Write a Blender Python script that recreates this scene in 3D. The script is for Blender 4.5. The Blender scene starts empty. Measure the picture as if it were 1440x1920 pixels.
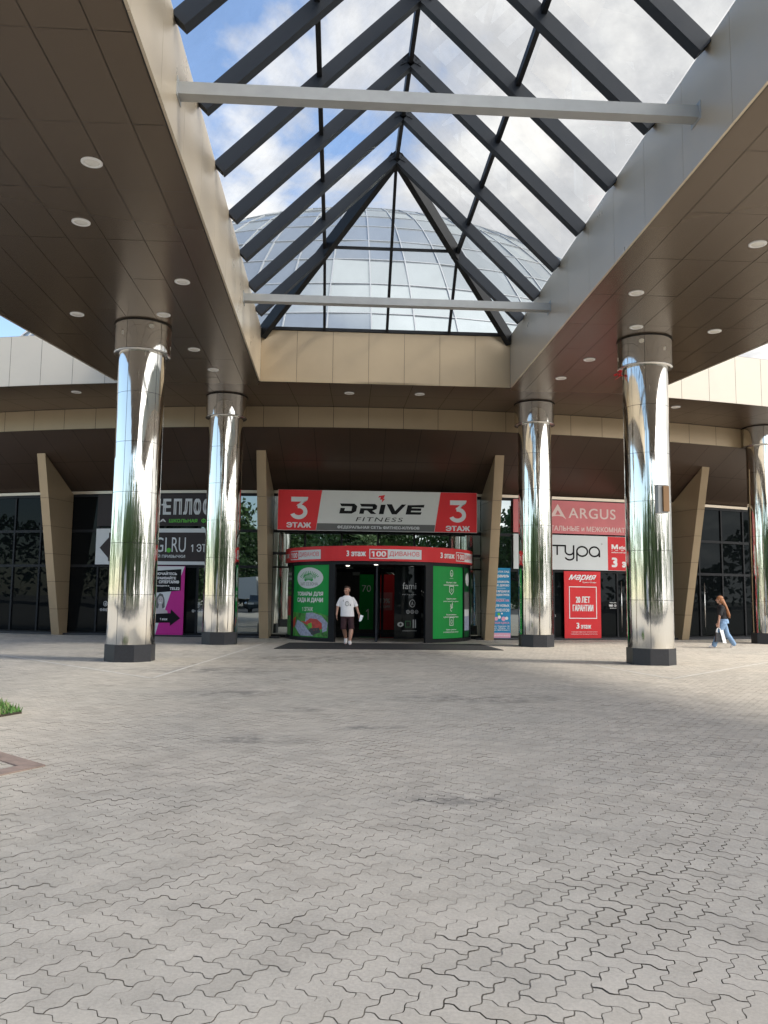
import bpy, bmesh, math, random
import numpy as np
from mathutils import Vector, Matrix
from mathutils import geometry as mgeo
PI = math.pi
R = math.radians
random.seed(7)
rng = np.random.default_rng(7)
S = bpy.context.scene
COL = S.collection

# ------------------------------------------------------------------ camera
f_px = 1542.99
cam_d = bpy.data.cameras.new('camera')
cam = bpy.data.objects.new('camera', cam_d)
COL.objects.link(cam)
cam_d.sensor_fit = 'VERTICAL'
cam_d.sensor_height = 36.0
cam_d.lens = f_px / 1920 * 36.0
cam_d.clip_start = 0.05
cam_d.clip_end = 3000
pit, yaw, roll = 0.103179, 0.0577185, 0.010953
fwd = Vector((math.sin(yaw), math.cos(yaw), 0))
rgt = Vector((math.cos(yaw), -math.sin(yaw), 0))
f2 = fwd * math.cos(pit) + Vector((0, 0, math.sin(pit)))
u2 = -fwd * math.sin(pit) + Vector((0, 0, math.cos(pit)))
r3 = rgt * math.cos(roll) + u2 * math.sin(roll)
u3 = -rgt * math.sin(roll) + u2 * math.cos(roll)
m = Matrix((r3, u3, -f2)).transposed().to_4x4()
m.translation = Vector((0, 0, 1.5))
cam.matrix_world = m
S.camera = cam

# ------------------------------------------------------------------ light
SUN_EL, SUN_AZ = R(48), R(106)          # azimuth measured from +Y (north) clockwise
sun_dir = Vector((math.sin(SUN_AZ) * math.cos(SUN_EL), math.cos(SUN_AZ) * math.cos(SUN_EL), math.sin(SUN_EL)))
sd = bpy.data.lights.new('sun', 'SUN')
sd.energy = 1.2
sd.angle = R(10)
sd.color = (1.0, 0.94, 0.84)
so = bpy.data.objects.new('sun', sd)
COL.objects.link(so)
so.rotation_euler = sun_dir.to_track_quat('Z', 'Y').to_euler()
S.view_settings.view_transform = 'Standard'
S.view_settings.look = 'None'
S.view_settings.gamma = 1.0
S.view_settings.exposure = 1.5

W = bpy.data.worlds.new('World')
S.world = W
W.use_nodes = True
nt = W.node_tree
nt.nodes.clear()


def N(t, typ, **kw):
    n = t.nodes.new(typ)
    for k, v in kw.items():
        setattr(n, k, v)
    return n


def math_node(t, op, a, b=None, c=None, clamp=False):
    n = t.nodes.new('ShaderNodeMath')
    n.operation = op
    n.use_clamp = clamp
    for i, v in enumerate((a, b, c)):
        if v is None:
            continue
        if isinstance(v, (int, float)):
            n.inputs[i].default_value = v
        else:
            t.links.new(v, n.inputs[i])
    return n.outputs[0]


def ramp(t, fac, stops, interp='LINEAR'):
    n = t.nodes.new('ShaderNodeValToRGB')
    n.color_ramp.interpolation = interp
    els = n.color_ramp.elements
    while len(els) < len(stops):
        els.new(0.5)
    for e, (p, c) in zip(els, stops):
        e.position = p
        e.color = (c, c, c, 1) if isinstance(c, (int, float)) else (*c, 1)
    t.links.new(fac, n.inputs[0])
    return n.outputs[0]


def noise(t, vec, scale, detail=4, rough=0.55, dist=0.0):
    n = t.nodes.new('ShaderNodeTexNoise')
    n.inputs['Scale'].default_value = scale
    n.inputs['Detail'].default_value = detail
    n.inputs['Roughness'].default_value = rough
    n.inputs['Distortion'].default_value = dist
    if vec is not None:
        t.links.new(vec, n.inputs['Vector'])
    return n.outputs[0]


def mixc(t, fac, a, b, mode='MIX'):
    n = t.nodes.new('ShaderNodeMix')
    n.data_type = 'RGBA'
    n.blend_type = mode
    for s, v in ((n.inputs[0], fac), (n.inputs[6], a), (n.inputs[7], b)):
        if isinstance(v, (int, float)):
            s.default_value = v
        elif isinstance(v, tuple):
            s.default_value = (*v, 1)
        else:
            t.links.new(v, s)
    return n.outputs[2]


sky = N(nt, 'ShaderNodeTexSky', sky_type='NISHITA', sun_disc=False, sun_elevation=SUN_EL, sun_rotation=SUN_AZ)
sky.air_density = 1.0
sky.dust_density = 0.6
tc = N(nt, 'ShaderNodeTexCoord')
sx = N(nt, 'ShaderNodeSeparateXYZ')
nt.links.new(tc.outputs['Generated'], sx.inputs[0])
zz = math_node(nt, 'ADD', math_node(nt, 'MAXIMUM', sx.outputs[2], 0.0), 0.22)
cx_ = N(nt, 'ShaderNodeCombineXYZ')
nt.links.new(math_node(nt, 'DIVIDE', sx.outputs[0], zz), cx_.inputs[0])
nt.links.new(math_node(nt, 'DIVIDE', sx.outputs[1], zz), cx_.inputs[1])
cx_.inputs[2].default_value = 3.7
n1 = noise(nt, cx_.outputs[0], 2.3, 9, 0.56, 0.25)
n2 = noise(nt, cx_.outputs[0], 2.3, 7, 0.6, 0.1)
bias = math_node(nt, 'MULTIPLY_ADD', sx.outputs[0], 0.62, -0.015)
mask = ramp(nt, math_node(nt, 'ADD', n1, bias), [(0.43, 0.0), (0.50, 0.75), (0.57, 1.0)])
dotn = N(nt, 'ShaderNodeVectorMath', operation='DOT_PRODUCT')
nt.links.new(tc.outputs['Generated'], dotn.inputs[0])
dotn.inputs[1].default_value = tuple(Vector((0.35, -0.80, 0.50)).normalized())   # added brightening of unseen cloud behind the camera, to light the forecourt
rear_boost = math_node(nt, 'POWER', math_node(nt, 'MAXIMUM', dotn.outputs['Value'], 0.0), 1.5)
bright = math_node(nt, 'MULTIPLY_ADD', rear_boost, 3.4, 1.0)
ccol = ramp(nt, n2, [(0.36, (2.3, 2.36, 2.45)), (0.50, (2.95, 2.95, 2.98)), (0.62, (4.4, 4.32, 4.18))])
cl = N(nt, 'ShaderNodeVectorMath', operation='SCALE')
nt.links.new(ccol, cl.inputs[0])
nt.links.new(bright, cl.inputs['Scale'])
skyc = mixc(nt, mask, sky.outputs[0], cl.outputs[0])
bg = N(nt, 'ShaderNodeBackground')
bg.inputs['Strength'].default_value = 0.1
nt.links.new(skyc, bg.inputs['Color'])
wo = N(nt, 'ShaderNodeOutputWorld')
nt.links.new(bg.outputs[0], wo.inputs[0])


# ------------------------------------------------------------------ materials
def pmat(name, col, rough=0.5, metal=0.0, var=0.0, vscale=3.0, bump=0.0, bscale=30.0, spec=0.5, emit=0.0, coords='Object', stretch=None, ior=None):
    m = bpy.data.materials.new(name)
    m.use_nodes = True
    t = m.node_tree
    b = t.nodes['Principled BSDF']
    b.inputs['Base Color'].default_value = (*col, 1)
    b.inputs['Roughness'].default_value = rough
    b.inputs['Metallic'].default_value = metal
    b.inputs['Specular IOR Level'].default_value = spec
    if ior:
        b.inputs['IOR'].default_value = ior
    if emit:
        b.inputs['Emission Color'].default_value = (*col, 1)
        b.inputs['Emission Strength'].default_value = emit
    if var or bump:
        tcn = t.nodes.new('ShaderNodeTexCoord')
        vec = tcn.outputs[coords]
        if stretch:
            mp = t.nodes.new('ShaderNodeMapping')
            mp.inputs['Scale'].default_value = stretch
            t.links.new(vec, mp.inputs[0])
            vec = mp.outputs[0]
        if var:
            nz = noise(t, vec, vscale, 5, 0.6)
            lo = tuple(c * (1 - var) for c in col)
            hi = tuple(min(1, c * (1 + var)) for c in col)
            t.links.new(ramp(t, nz, [(0.3, lo), (0.7, hi)]), b.inputs['Base Color'])
            rr = ramp(t, nz, [(0.3, max(0.0, rough * 0.85)), (0.7, min(1, rough * 1.15))])
            t.links.new(rr, b.inputs['Roughness'])
        if bump:
            nz2 = noise(t, vec, bscale, 4, 0.6)
            bn = t.nodes.new('ShaderNodeBump')
            bn.inputs['Strength'].default_value = bump
            bn.inputs['Distance'].default_value = 0.02
            t.links.new(nz2, bn.inputs['Height'])
            t.links.new(bn.outputs[0], b.inputs['Normal'])
    return m


def glass_mat(name, tint, refl, fres=True, rough=0.0, k=0.5):
    """thin pane: a mix of clear (tinted) transmission and mirror reflection"""
    m = bpy.data.materials.new(name)
    m.use_nodes = True
    t = m.node_tree
    t.nodes.clear()
    tr = N(t, 'ShaderNodeBsdfTransparent')
    tr.inputs[0].default_value = (*tint, 1)
    tcn = N(t, 'ShaderNodeTexCoord')
    dirt = noise(t, tcn.outputs['Object'], 1.3, 7, 0.7)
    t.links.new(ramp(t, dirt, [(0.35, tint), (0.7, tuple(c * 0.9 for c in tint))]), tr.inputs[0])
    gl = N(t, 'ShaderNodeBsdfGlossy')
    gl.inputs['Roughness'].default_value = rough
    gl.inputs['Color'].default_value = (0.9, 0.93, 0.95, 1)
    lw = N(t, 'ShaderNodeLayerWeight')
    lw.inputs[0].default_value = 0.35
    fac = math_node(t, 'MULTIPLY_ADD', lw.outputs['Fresnel'], k, refl, clamp=True) if fres else None
    mx = N(t, 'ShaderNodeMixShader')
    if fres:
        t.links.new(fac, mx.inputs[0])
    else:
        mx.inputs[0].default_value = refl
    t.links.new(tr.outputs[0], mx.inputs[1])
    t.links.new(gl.outputs[0], mx.inputs[2])
    o = N(t, 'ShaderNodeOutputMaterial')
    t.links.new(mx.outputs[0], o.inputs[0])
    return m


M = {}
M['cream'] = pmat('cream_panel', (0.56, 0.475, 0.36), 0.31, 0.40, 0.03, 0.7)
M['cream_lit'] = pmat('cream_panel_lit', (0.52, 0.465, 0.385), 0.38, 0.10, 0.04, 0.7)  # same panel as in the well, second copy tuned to a sunlit tone
M['gold'] = pmat('champagne_panel', (0.40, 0.31, 0.20), 0.34, 0.35, 0.06, 0.6)
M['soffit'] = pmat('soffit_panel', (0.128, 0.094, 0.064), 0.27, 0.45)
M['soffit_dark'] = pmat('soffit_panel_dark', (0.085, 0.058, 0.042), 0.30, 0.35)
M['gap'] = pmat('joint_gap', (0.02, 0.018, 0.016), 0.8)
M['roof'] = pmat('roof_membrane', (0.25, 0.25, 0.25), 0.85, 0, 0.1)
M['rafter'] = pmat('painted_steel', (0.020, 0.024, 0.031), 0.55, 0.0, 0.10, 3.0, spec=0.22)
M['black'] = pmat('black_frame', (0.010, 0.011, 0.013), 0.5, 0.0, 0.2, 4.0, spec=0.25)
M['tie'] = pmat('grey_steel', (0.34, 0.35, 0.35), 0.45, 0.1, 0.08, 3.0)
M['steel'] = pmat('brushed_steel', (0.75, 0.74, 0.72), 0.22, 1.0, 0.05, 8.0)
M['granite'] = pmat('dark_granite', (0.020, 0.021, 0.026), 0.4, 0.0, 0.35, 45.0)
M['skyglass'] = glass_mat('clear_glass', (0.95, 0.965, 0.975), 0.0, k=0.12)
M['doorglass'] = glass_mat('door_glass', (0.74, 0.79, 0.79), 0.04)
M['mat'] = pmat('rubber_mat', (0.016, 0.016, 0.017), 0.85, 0, 0.3, 20, 0.4, 120)
M['white'] = pmat('white_print', (0.80, 0.80, 0.79), 0.45, spec=0.2)
M['offwhite'] = pmat('sign_white', (0.66, 0.69, 0.69), 0.4, 0, 0.03, 1.0, spec=0.2)
M['grey_sign'] = pmat('sign_grey', (0.62, 0.64, 0.61), 0.4, 0, 0.03, 1.0, spec=0.2)
M['darkgrey'] = pmat('sign_dark_grey', (0.13, 0.135, 0.13), 0.4, 0, 0.05, 1.0, spec=0.2)
M['red'] = pmat('red_print', (0.66, 0.035, 0.040), 0.38, 0, 0.05, 1.0, spec=0.2)
M['faded_red'] = pmat('faded_red_print', (0.66, 0.20, 0.21), 0.42, 0, 0.07, 1.2, spec=0.2)
M['faded_white'] = pmat('faded_white_print', (0.78, 0.62, 0.58), 0.45, spec=0.2)
M['dim_print'] = pmat('frosted_print', (0.30, 0.31, 0.31), 0.6, spec=0.1)
M['ink'] = pmat('black_print', (0.010, 0.010, 0.011), 0.6, spec=0.15)
M['brown_sign'] = pmat('dark_brown_sign', (0.042, 0.033, 0.031), 0.38, 0, 0.08, 1.0, spec=0.2)
M['green'] = pmat('green_print', (0.008, 0.31, 0.055), 0.35, 0, 0.05, 1.0, spec=0.2)
M['darkgreen'] = pmat('dark_green_print', (0.008, 0.07, 0.025), 0.35, 0, 0.05, 1.0, spec=0.2)
M['lime'] = pmat('lime_print', (0.12, 0.50, 0.06), 0.4, spec=0.2)
M['pink'] = pmat('magenta_print', (0.55, 0.03, 0.27), 0.4, 0, 0.05, 1.0, spec=0.2)
M['palepink'] = pmat('pale_pink_print', (0.75, 0.38, 0.50), 0.4, spec=0.2)
M['blue'] = pmat('blue_print', (0.02, 0.25, 0.48), 0.4, 0, 0.08, 1.0, spec=0.2)
M['lens'] = pmat('lamp_lens', (0.72, 0.70, 0.65), 0.25)
M['lamp'] = pmat('downlight_and_hall_fill', (1.0, 0.95, 0.85), 0.4, emit=3.0)
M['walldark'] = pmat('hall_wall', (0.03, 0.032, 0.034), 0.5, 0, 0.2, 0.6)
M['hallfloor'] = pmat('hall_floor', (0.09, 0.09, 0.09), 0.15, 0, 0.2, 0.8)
M['skin'] = pmat('skin', (0.43, 0.235, 0.165), 0.5, 0, 0.06, 9)
M['hair_dark'] = pmat('dark_hair', (0.035, 0.022, 0.015), 0.5, 0, 0.4, 60)
M['hair_red'] = pmat('auburn_hair', (0.31, 0.125, 0.048), 0.42, 0, 0.45, 14, 0.5, 60, stretch=(6, 6, 0.6))
M['tshirt'] = pmat('white_cotton', (0.80, 0.79, 0.80), 0.85, 0, 0.03, 6, 0.35, 9)
M['shorts'] = pmat('maroon_cloth', (0.040, 0.013, 0.017), 0.8, 0, 0.15, 6, 0.3, 10)
M['blacktop'] = pmat('black_cotton', (0.013, 0.013, 0.015), 0.85, 0, 0.15, 6)
M['jeans'] = pmat('blue_denim', (0.19, 0.30, 0.46), 0.85, 0, 0.22, 7, 0.3, 16)
M['shoe'] = pmat('white_leather', (0.72, 0.68, 0.66), 0.5, 0, 0.06, 8)
M['shoe_pink'] = pmat('pink_rubber', (0.62, 0.30, 0.28), 0.5)
M['paper'] = pmat('white_paper', (0.82, 0.84, 0.86), 0.7)
M['bagblack'] = pmat('black_bag', (0.015, 0.017, 0.022), 0.5)
M['kerb'] = pmat('red_kerb', (0.29, 0.215, 0.18), 0.9, 0, 0.25, 5, 0.3, 60)
M['edging'] = pmat('pale_edging', (0.56, 0.535, 0.49), 0.85, 0, 0.15, 3)
M['asphalt'] = pmat('asphalt', (0.055, 0.055, 0.058), 0.9, 0, 0.2, 2, 0.4, 80)
M['leaf'] = pmat('leaf', (0.085, 0.165, 0.045), 0.55, 0, 0.5, 0.9)
M['leaf2'] = pmat('leaf_light', (0.125, 0.215, 0.06), 0.55, 0, 0.4, 0.9)
M['bark'] = pmat('bark', (0.10, 0.075, 0.055), 0.9, 0, 0.3, 6, 0.6, 20)
M['grass'] = pmat('grass_blade', (0.075, 0.19, 0.030), 0.6, 0, 0.45, 6)
M['dry_blade'] = pmat('dry_blade', (0.24, 0.25, 0.11), 0.7)
M['soil'] = pmat('soil', (0.045, 0.035, 0.022), 0.95, 0, 0.3, 8)
M['car_dark'] = pmat('dark_car_paint', (0.035, 0.05, 0.065), 0.15, 0.3)
M['truck_white'] = pmat('white_truck_paint', (0.78, 0.79, 0.80), 0.25)
M['tyre'] = pmat('tyre', (0.015, 0.015, 0.015), 0.8)
M['carglass'] = pmat('car_glass', (0.01, 0.012, 0.014), 0.04, spec=0.8)
M['headlight'] = pmat('headlamp', (0.7, 0.72, 0.75), 0.1)
M['lampbrown'] = pmat('lamp_brown', (0.22, 0.12, 0.05), 0.4, 0.3)
M['photo_grey'] = pmat('photo_grey', (0.46, 0.46, 0.47), 0.45, 0, 0.1, 2)
M['photo_skin'] = pmat('photo_skin', (0.55, 0.50, 0.49), 0.45, 0, 0.08, 3)
M['photo_glove'] = pmat('photo_glove', (0.33, 0.36, 0.48), 0.45, 0, 0.35, 14)
M['photo_red'] = pmat('photo_red', (0.50, 0.035, 0.025), 0.4, 0, 0.35, 8)
M['photo_grass'] = pmat('photo_grass', (0.05, 0.24, 0.03), 0.4, 0, 0.7, 7)
M['photo_dark'] = pmat('photo_dark', (0.03, 0.03, 0.04), 0.4, 0, 0.3, 9)


def chrome():
    m = bpy.data.materials.new('polished_steel')
    m.use_nodes = True
    t = m.node_tree
    b = t.nodes['Principled BSDF']
    b.inputs['Base Color'].default_value = (0.76, 0.735, 0.675, 1)
    b.inputs['Metallic'].default_value = 1
    tcn = t.nodes.new('ShaderNodeTexCoord')
    mp = t.nodes.new('ShaderNodeMapping')
    mp.inputs['Scale'].default_value = (5.0, 5.0, 0.55)
    t.links.new(tcn.outputs['Object'], mp.inputs[0])
    nz = noise(t, mp.outputs[0], 1.5, 3, 0.5)
    bn = t.nodes.new('ShaderNodeBump')
    bn.inputs['Strength'].default_value = 0.16
    bn.inputs['Distance'].default_value = 0.02
    t.links.new(nz, bn.inputs['Height'])
    t.links.new(bn.outputs[0], b.inputs['Normal'])
    sm = noise(t, tcn.outputs['Object'], 3.0, 5, 0.7)
    t.links.new(ramp(t, sm, [(0.35, 0.035), (0.75, 0.11)]), b.inputs['Roughness'])
    return m


M['chrome'] = chrome()


def darkglass(name, base, refl, rough=0.0, wob=0.04, k=0.7):
    """tinted solar-control glazing: dark behind, mirror-like in front"""
    m = bpy.data.materials.new(name)
    m.use_nodes = True
    t = m.node_tree
    t.nodes.clear()
    df = N(t, 'ShaderNodeBsdfPrincipled')
    df.inputs['Base Color'].default_value = (*base, 1)
    df.inputs['Roughness'].default_value = 0.35
    df.inputs['Specular IOR Level'].default_value = 0.0
    gl = N(t, 'ShaderNodeBsdfGlossy')
    gl.inputs['Roughness'].default_value = rough
    gl.inputs['Color'].default_value = (0.86, 0.95, 0.95, 1)
    tcn = N(t, 'ShaderNodeTexCoord')
    bn = N(t, 'ShaderNodeBump')
    bn.inputs['Strength'].default_value = wob
    bn.inputs['Distance'].default_value = 0.05
    t.links.new(noise(t, tcn.outputs['Object'], 0.8, 2, 0.4), bn.inputs['Height'])
    t.links.new(bn.outputs[0], gl.inputs['Normal'])
    lw = N(t, 'ShaderNodeLayerWeight')
    lw.inputs[0].default_value = 0.3
    mx = N(t, 'ShaderNodeMixShader')
    t.links.new(math_node(t, 'MULTIPLY_ADD', lw.outputs['Fresnel'], k, refl, clamp=True), mx.inputs[0])
    t.links.new(df.outputs[0], mx.inputs[1])
    t.links.new(gl.outputs[0], mx.inputs[2])
    o = N(t, 'ShaderNodeOutputMaterial')
    t.links.new(mx.outputs[0], o.inputs[0])
    return m


M['over_door'] = darkglass('over_door_glass', (0.006, 0.010, 0.009), 0.34, k=0.5)
M['facade'] = darkglass('facade_glass', (0.006, 0.008, 0.009), 0.26, k=0.5)
M['facade_black'] = darkglass('facade_black_glass', (0.004, 0.005, 0.006), 0.006, k=0.12)
M['dome'] = darkglass('dome_glass', (0.20, 0.215, 0.23), 0.17, 0.05, 0.0, k=0.3)
M['domeframe'] = pmat('dome_mullion', (0.33, 0.34, 0.35), 0.4, 0.2)


def paver_mat():
    m = bpy.data.materials.new('concrete_paver')
    m.use_nodes = True
    t = m.node_tree
    b = t.nodes['Principled BSDF']
    at = N(t, 'ShaderNodeAttribute', attribute_name='shade')
    geo = N(t, 'ShaderNodeNewGeometry')
    big = noise(t, geo.outputs['Position'], 0.35, 4, 0.6)
    fine = noise(t, geo.outputs['Position'], 60, 4, 0.7)
    mid = noise(t, geo.outputs['Position'], 2.2, 6, 0.65)
    c = ramp(t, at.outputs['Fac'], [(0.0, (0.42, 0.38, 0.325)), (0.5, (0.485, 0.44, 0.38)), (1.0, (0.54, 0.49, 0.425))])
    c = mixc(t, 0.55, c, ramp(t, big, [(0.35, (0.47, 0.435, 0.375)), (0.65, (0.555, 0.495, 0.415))]))
    c = mixc(t, 1.0, c, ramp(t, fine, [(0.25, 0.84), (0.7, 1.06)]), 'MULTIPLY')
    c = mixc(t, 1.0, c, ramp(t, mid, [(0.28, 0.84), (0.60, 1.04)]), 'MULTIPLY')
    # worn dark stains, each with its own place on the paving
    stain = None
    for (x, y, rx, ry) in ((-0.8, 8.9, 0.75, 0.40), (-0.3, 20.3, 3.0, 1.7), (0.4, 9.7, 0.5, 0.25), (-0.5, 11.2, 0.5, 0.3), (1.6, 22.4, 3.4, 1.3), (-1.4, 13.0, 1.2, 0.5), (2.2, 12.5, 2.0, 0.8), (-2.5, 17.0, 2.4, 0.9), (0.9, 6.3, 0.8, 0.3)):
        mp = N(t, 'ShaderNodeMapping', vector_type='POINT')
        mp.inputs['Location'].default_value = (-x / rx, -y / ry, 0)
        mp.inputs['Scale'].default_value = (1 / rx, 1 / ry, 0)
        t.links.new(geo.outputs['Position'], mp.inputs[0])
        ln = N(t, 'ShaderNodeVectorMath', operation='LENGTH')
        t.links.new(mp.outputs[0], ln.inputs[0])
        d = math_node(t, 'SUBTRACT', 1.0, ln.outputs['Value'], clamp=True)
        stain = d if stain is None else math_node(t, 'MAXIMUM', stain, d)
    sn = noise(t, geo.outputs['Position'], 2.6, 8, 0.75)
    sf = math_node(t, 'MULTIPLY', ramp(t, sn, [(0.43, 0.0), (0.58, 1.0)]), math_node(t, 'MULTIPLY', stain, 1.6, clamp=True), clamp=True)
    c = mixc(t, math_node(t, 'MULTIPLY', sf, 0.62), c, (0.15, 0.145, 0.135))
    t.links.new(c, b.inputs['Base Color'])
    b.inputs['Roughness'].default_value = 0.72
    b.inputs['Specular IOR Level'].default_value = 0.35
    bn = N(t, 'ShaderNodeBump')
    bn.inputs['Strength'].default_value = 0.25
    bn.inputs['Distance'].default_value = 0.003
    t.links.new(fine, bn.inputs['Height'])
    t.links.new(bn.outputs[0], b.inputs['Normal'])
    return m


def joint_mat():
    m = bpy.data.materials.new('joint_sand')
    m.use_nodes = True
    t = m.node_tree
    b = t.nodes['Principled BSDF']
    geo = N(t, 'ShaderNodeNewGeometry')
    a = noise(t, geo.outputs['Position'], 0.9, 5, 0.65)
    c = ramp(t, a, [(0.38, (0.36, 0.325, 0.28)), (0.50, (0.21, 0.185, 0.15)), (0.63, (0.07, 0.06, 0.045))])
    t.links.new(c, b.inputs['Base Color'])
    b.inputs['Roughness'].default_value = 0.95
    return m


M['paver'] = paver_mat()
M['joint'] = joint_mat()
M['far_paving'] = pmat('far_paving', (0.42, 0.385, 0.335), 0.9, 0, 0.12, 0.4)


# ------------------------------------------------------------------ mesh helpers
class MB:
    def __init__(s):
        s.v, s.f, s.mi = [], [], []

    def face(s, pts, mi=0):
        i = len(s.v)
        s.v.extend([tuple(p) for p in pts])
        s.f.append(tuple(range(i, i + len(pts))))
        s.mi.append(mi)

    def hexa(s, p, mi=0):
        """8 points: bottom 4 then top 4, both counter-clockwise from above"""
        i = len(s.v)
        s.v.extend([tuple(q) for q in p])
        for q in ((3, 2, 1, 0), (4, 5, 6, 7), (0, 1, 5, 4), (1, 2, 6, 5), (2, 3, 7, 6), (3, 0, 4, 7)):
            s.f.append(tuple(i + k for k in q))
            s.mi.append(mi)

    def box(s, x0, x1, y0, y1, z0, z1, mi=0):
        s.hexa([(x0, y0, z0), (x1, y0, z0), (x1, y1, z0), (x0, y1, z0), (x0, y0, z1), (x1, y0, z1), (x1, y1, z1), (x0, y1, z1)], mi)

    def prism(s, poly, off, mi=0):
        """closed prism: polygon (list of 3D points) swept by a vector"""
        off = Vector(off)
        a = [Vector(p) for p in poly]
        b = [p + off for p in a]
        i = len(s.v)
        n = len(a)
        s.v.extend([tuple(p) for p in a + b])
        s.f.append(tuple(i + k for k in range(n)))
        s.f.append(tuple(i + n + k for k in reversed(range(n))))
        s.mi += [mi, mi]
        for k in range(n):
            j = (k + 1) % n
            s.f.append((i + j, i + k, i + n + k, i + n + j))
            s.mi.append(mi)

    def beam(s, a, b, w, h, up=(0, 0, 1), mi=0):
        a, b = Vector(a), Vector(b)
        d = (b - a).normalized()
        side = d.cross(Vector(up))
        if side.length < 1e-5:
            side = d.cross(Vector((0, 1, 0)))
        side.normalize()
        u = side.cross(d).normalized()
        sx, uy = side * (w / 2), u * (h / 2)
        s.hexa([a - sx - uy, b - sx - uy, b + sx - uy, a + sx - uy, a - sx + uy, b - sx + uy, b + sx + uy, a + sx + uy][0:8], mi)

    def tube(s, pts, rad, n=12, mi=0, caps=True):
        pts = [Vector(p) for p in pts]
        if not hasattr(rad, '__len__'):
            rad = [rad] * len(pts)
        rings = []
        ref = None
        for k, p in enumerate(pts):
            d = (pts[min(k + 1, len(pts) - 1)] - pts[max(k - 1, 0)]).normalized()
            if ref is None:
                ref = Vector((0, 0, 1)) if abs(d.z) < 0.9 else Vector((1, 0, 0))
            x = d.cross(ref).normalized()
            y = d.cross(x).normalized()
            i = len(s.v)
            for q in range(n):
                a = 2 * PI * q / n
                s.v.append(tuple(p + (x * math.cos(a) + y * math.sin(a)) * rad[k]))
            rings.append(i)
        for a, b in zip(rings, rings[1:]):
            for q in range(n):
                s.f.append((a + q, b + q, b + (q + 1) % n, a + (q + 1) % n))
                s.mi.append(mi)
        if caps:
            s.f.append(tuple(rings[0] + q for q in range(n)))
            s.f.append(tuple(rings[-1] + q for q in reversed(range(n))))
            s.mi += [mi, mi]

    def lathe(s, prof, n=48, c=(0, 0, 0), mi=0, a0=0.0, a1=2 * PI, cap=False):
        full = abs(a1 - a0 - 2 * PI) < 1e-6
        m_ = n if full else n + 1
        base = len(s.v)
        for (r, z) in prof:
            for q in range(m_):
                a = a0 + (a1 - a0) * q / n
                s.v.append((c[0] + r * math.cos(a), c[1] + r * math.sin(a), c[2] + z))
        for k in range(len(prof) - 1):
            for q in range(n):
                q2 = (q + 1) % m_
                i = base + k * m_
                s.f.append((i + q, i + q2, i + m_ + q2, i + m_ + q))
                s.mi.append(mi)
        if cap:
            s.f.append(tuple(base + q for q in reversed(range(m_))))
            e = base + (len(prof) - 1) * m_
            s.f.append(tuple(e + q for q in range(m_)))
            s.mi += [mi, mi]

    def build(s, name, mats, parent=None, smooth=False, loc=None):
        me = bpy.data.meshes.new(name)
        me.from_pydata(s.v, [], s.f)
        if not isinstance(mats, (list, tuple)):
            mats = [mats]
        for q in mats:
            me.materials.append(q)
        if len(mats) > 1:
            me.polygons.foreach_set('material_index', s.mi)
        if smooth:
            me.polygons.foreach_set('use_smooth', [True] * len(s.f))
        me.update()
        return link(name, me, parent, loc)


def link(name, me, parent=None, loc=None):
    o = bpy.data.objects.new(name, me)
    COL.objects.link(o)
    if parent is not None:
        o.parent = parent
        pw = parent_world(parent)
        o.location = Vector(loc) if loc is not None else -pw
    elif loc is not None:
        o.location = loc
    return o


def parent_world(p):
    v = Vector((0, 0, 0))
    while p is not None:
        v = v + p.location
        p = p.parent
    return v


def tag(o, label=None, cat=None, group=None, kind=None):
    if label:
        o['label'] = label
    if cat:
        o['category'] = cat
    if group:
        o['group'] = group
    if kind:
        o['kind'] = kind
    return o


def empty(name, loc=(0, 0, 0)):
    o = bpy.data.objects.new(name, None)
    o.empty_display_size = 0.2
    COL.objects.link(o)
    o.location = loc
    return o


def copy_tree(o, parent=None):
    c = o.copy()
    COL.objects.link(c)
    c.parent = parent
    for ch in list(o.children):
        copy_tree(ch, c)
    return c


def autosmooth(o, ang=40):
    me = o.data
    me.polygons.foreach_set('use_smooth', [True] * len(me.polygons))
    try:
        me.set_sharp_from_angle(angle=R(ang))
    except Exception:
        pass


# flat polygon clipping (2D)
def clip_half(poly, a, b, c):
    """keep points with a*x+b*y<=c"""
    out = []
    for i in range(len(poly)):
        p, q = poly[i], poly[(i + 1) % len(poly)]
        dp, dq = a * p[0] + b * p[1] - c, a * q[0] + b * q[1] - c
        if dp <= 0:
            out.append(p)
        if dp * dq < 0:
            t = dp / (dp - dq)
            out.append((p[0] + (q[0] - p[0]) * t, p[1] + (q[1] - p[1]) * t))
    return out


# ------------------------------------------------------------------ key dimensions (metres)
CX, HW = 1.414, 3.743            # axis and half width of the skylight well
ZS, ZT = 7.83, 9.41              # canopy underside and top
YB, YF = 23.99, 0.5              # back of the well, front end of the canopy
YR, ZR = 20.42, 13.13            # ridge end of the glass roof
CC = (1.6, 71.1)                 # centre of the round building
RP, RS, RF = 47.13, 44.0, 41.1   # parapet, step and glass radii
ZSTEP, ZF = 7.12, 5.36


def P3(r, a, z):
    return (CC[0] + r * math.sin(a), CC[1] - r * math.cos(a), z)


def wing_off(y):
    return 9.14 - 0.2 * (y - 18.95)


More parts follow.
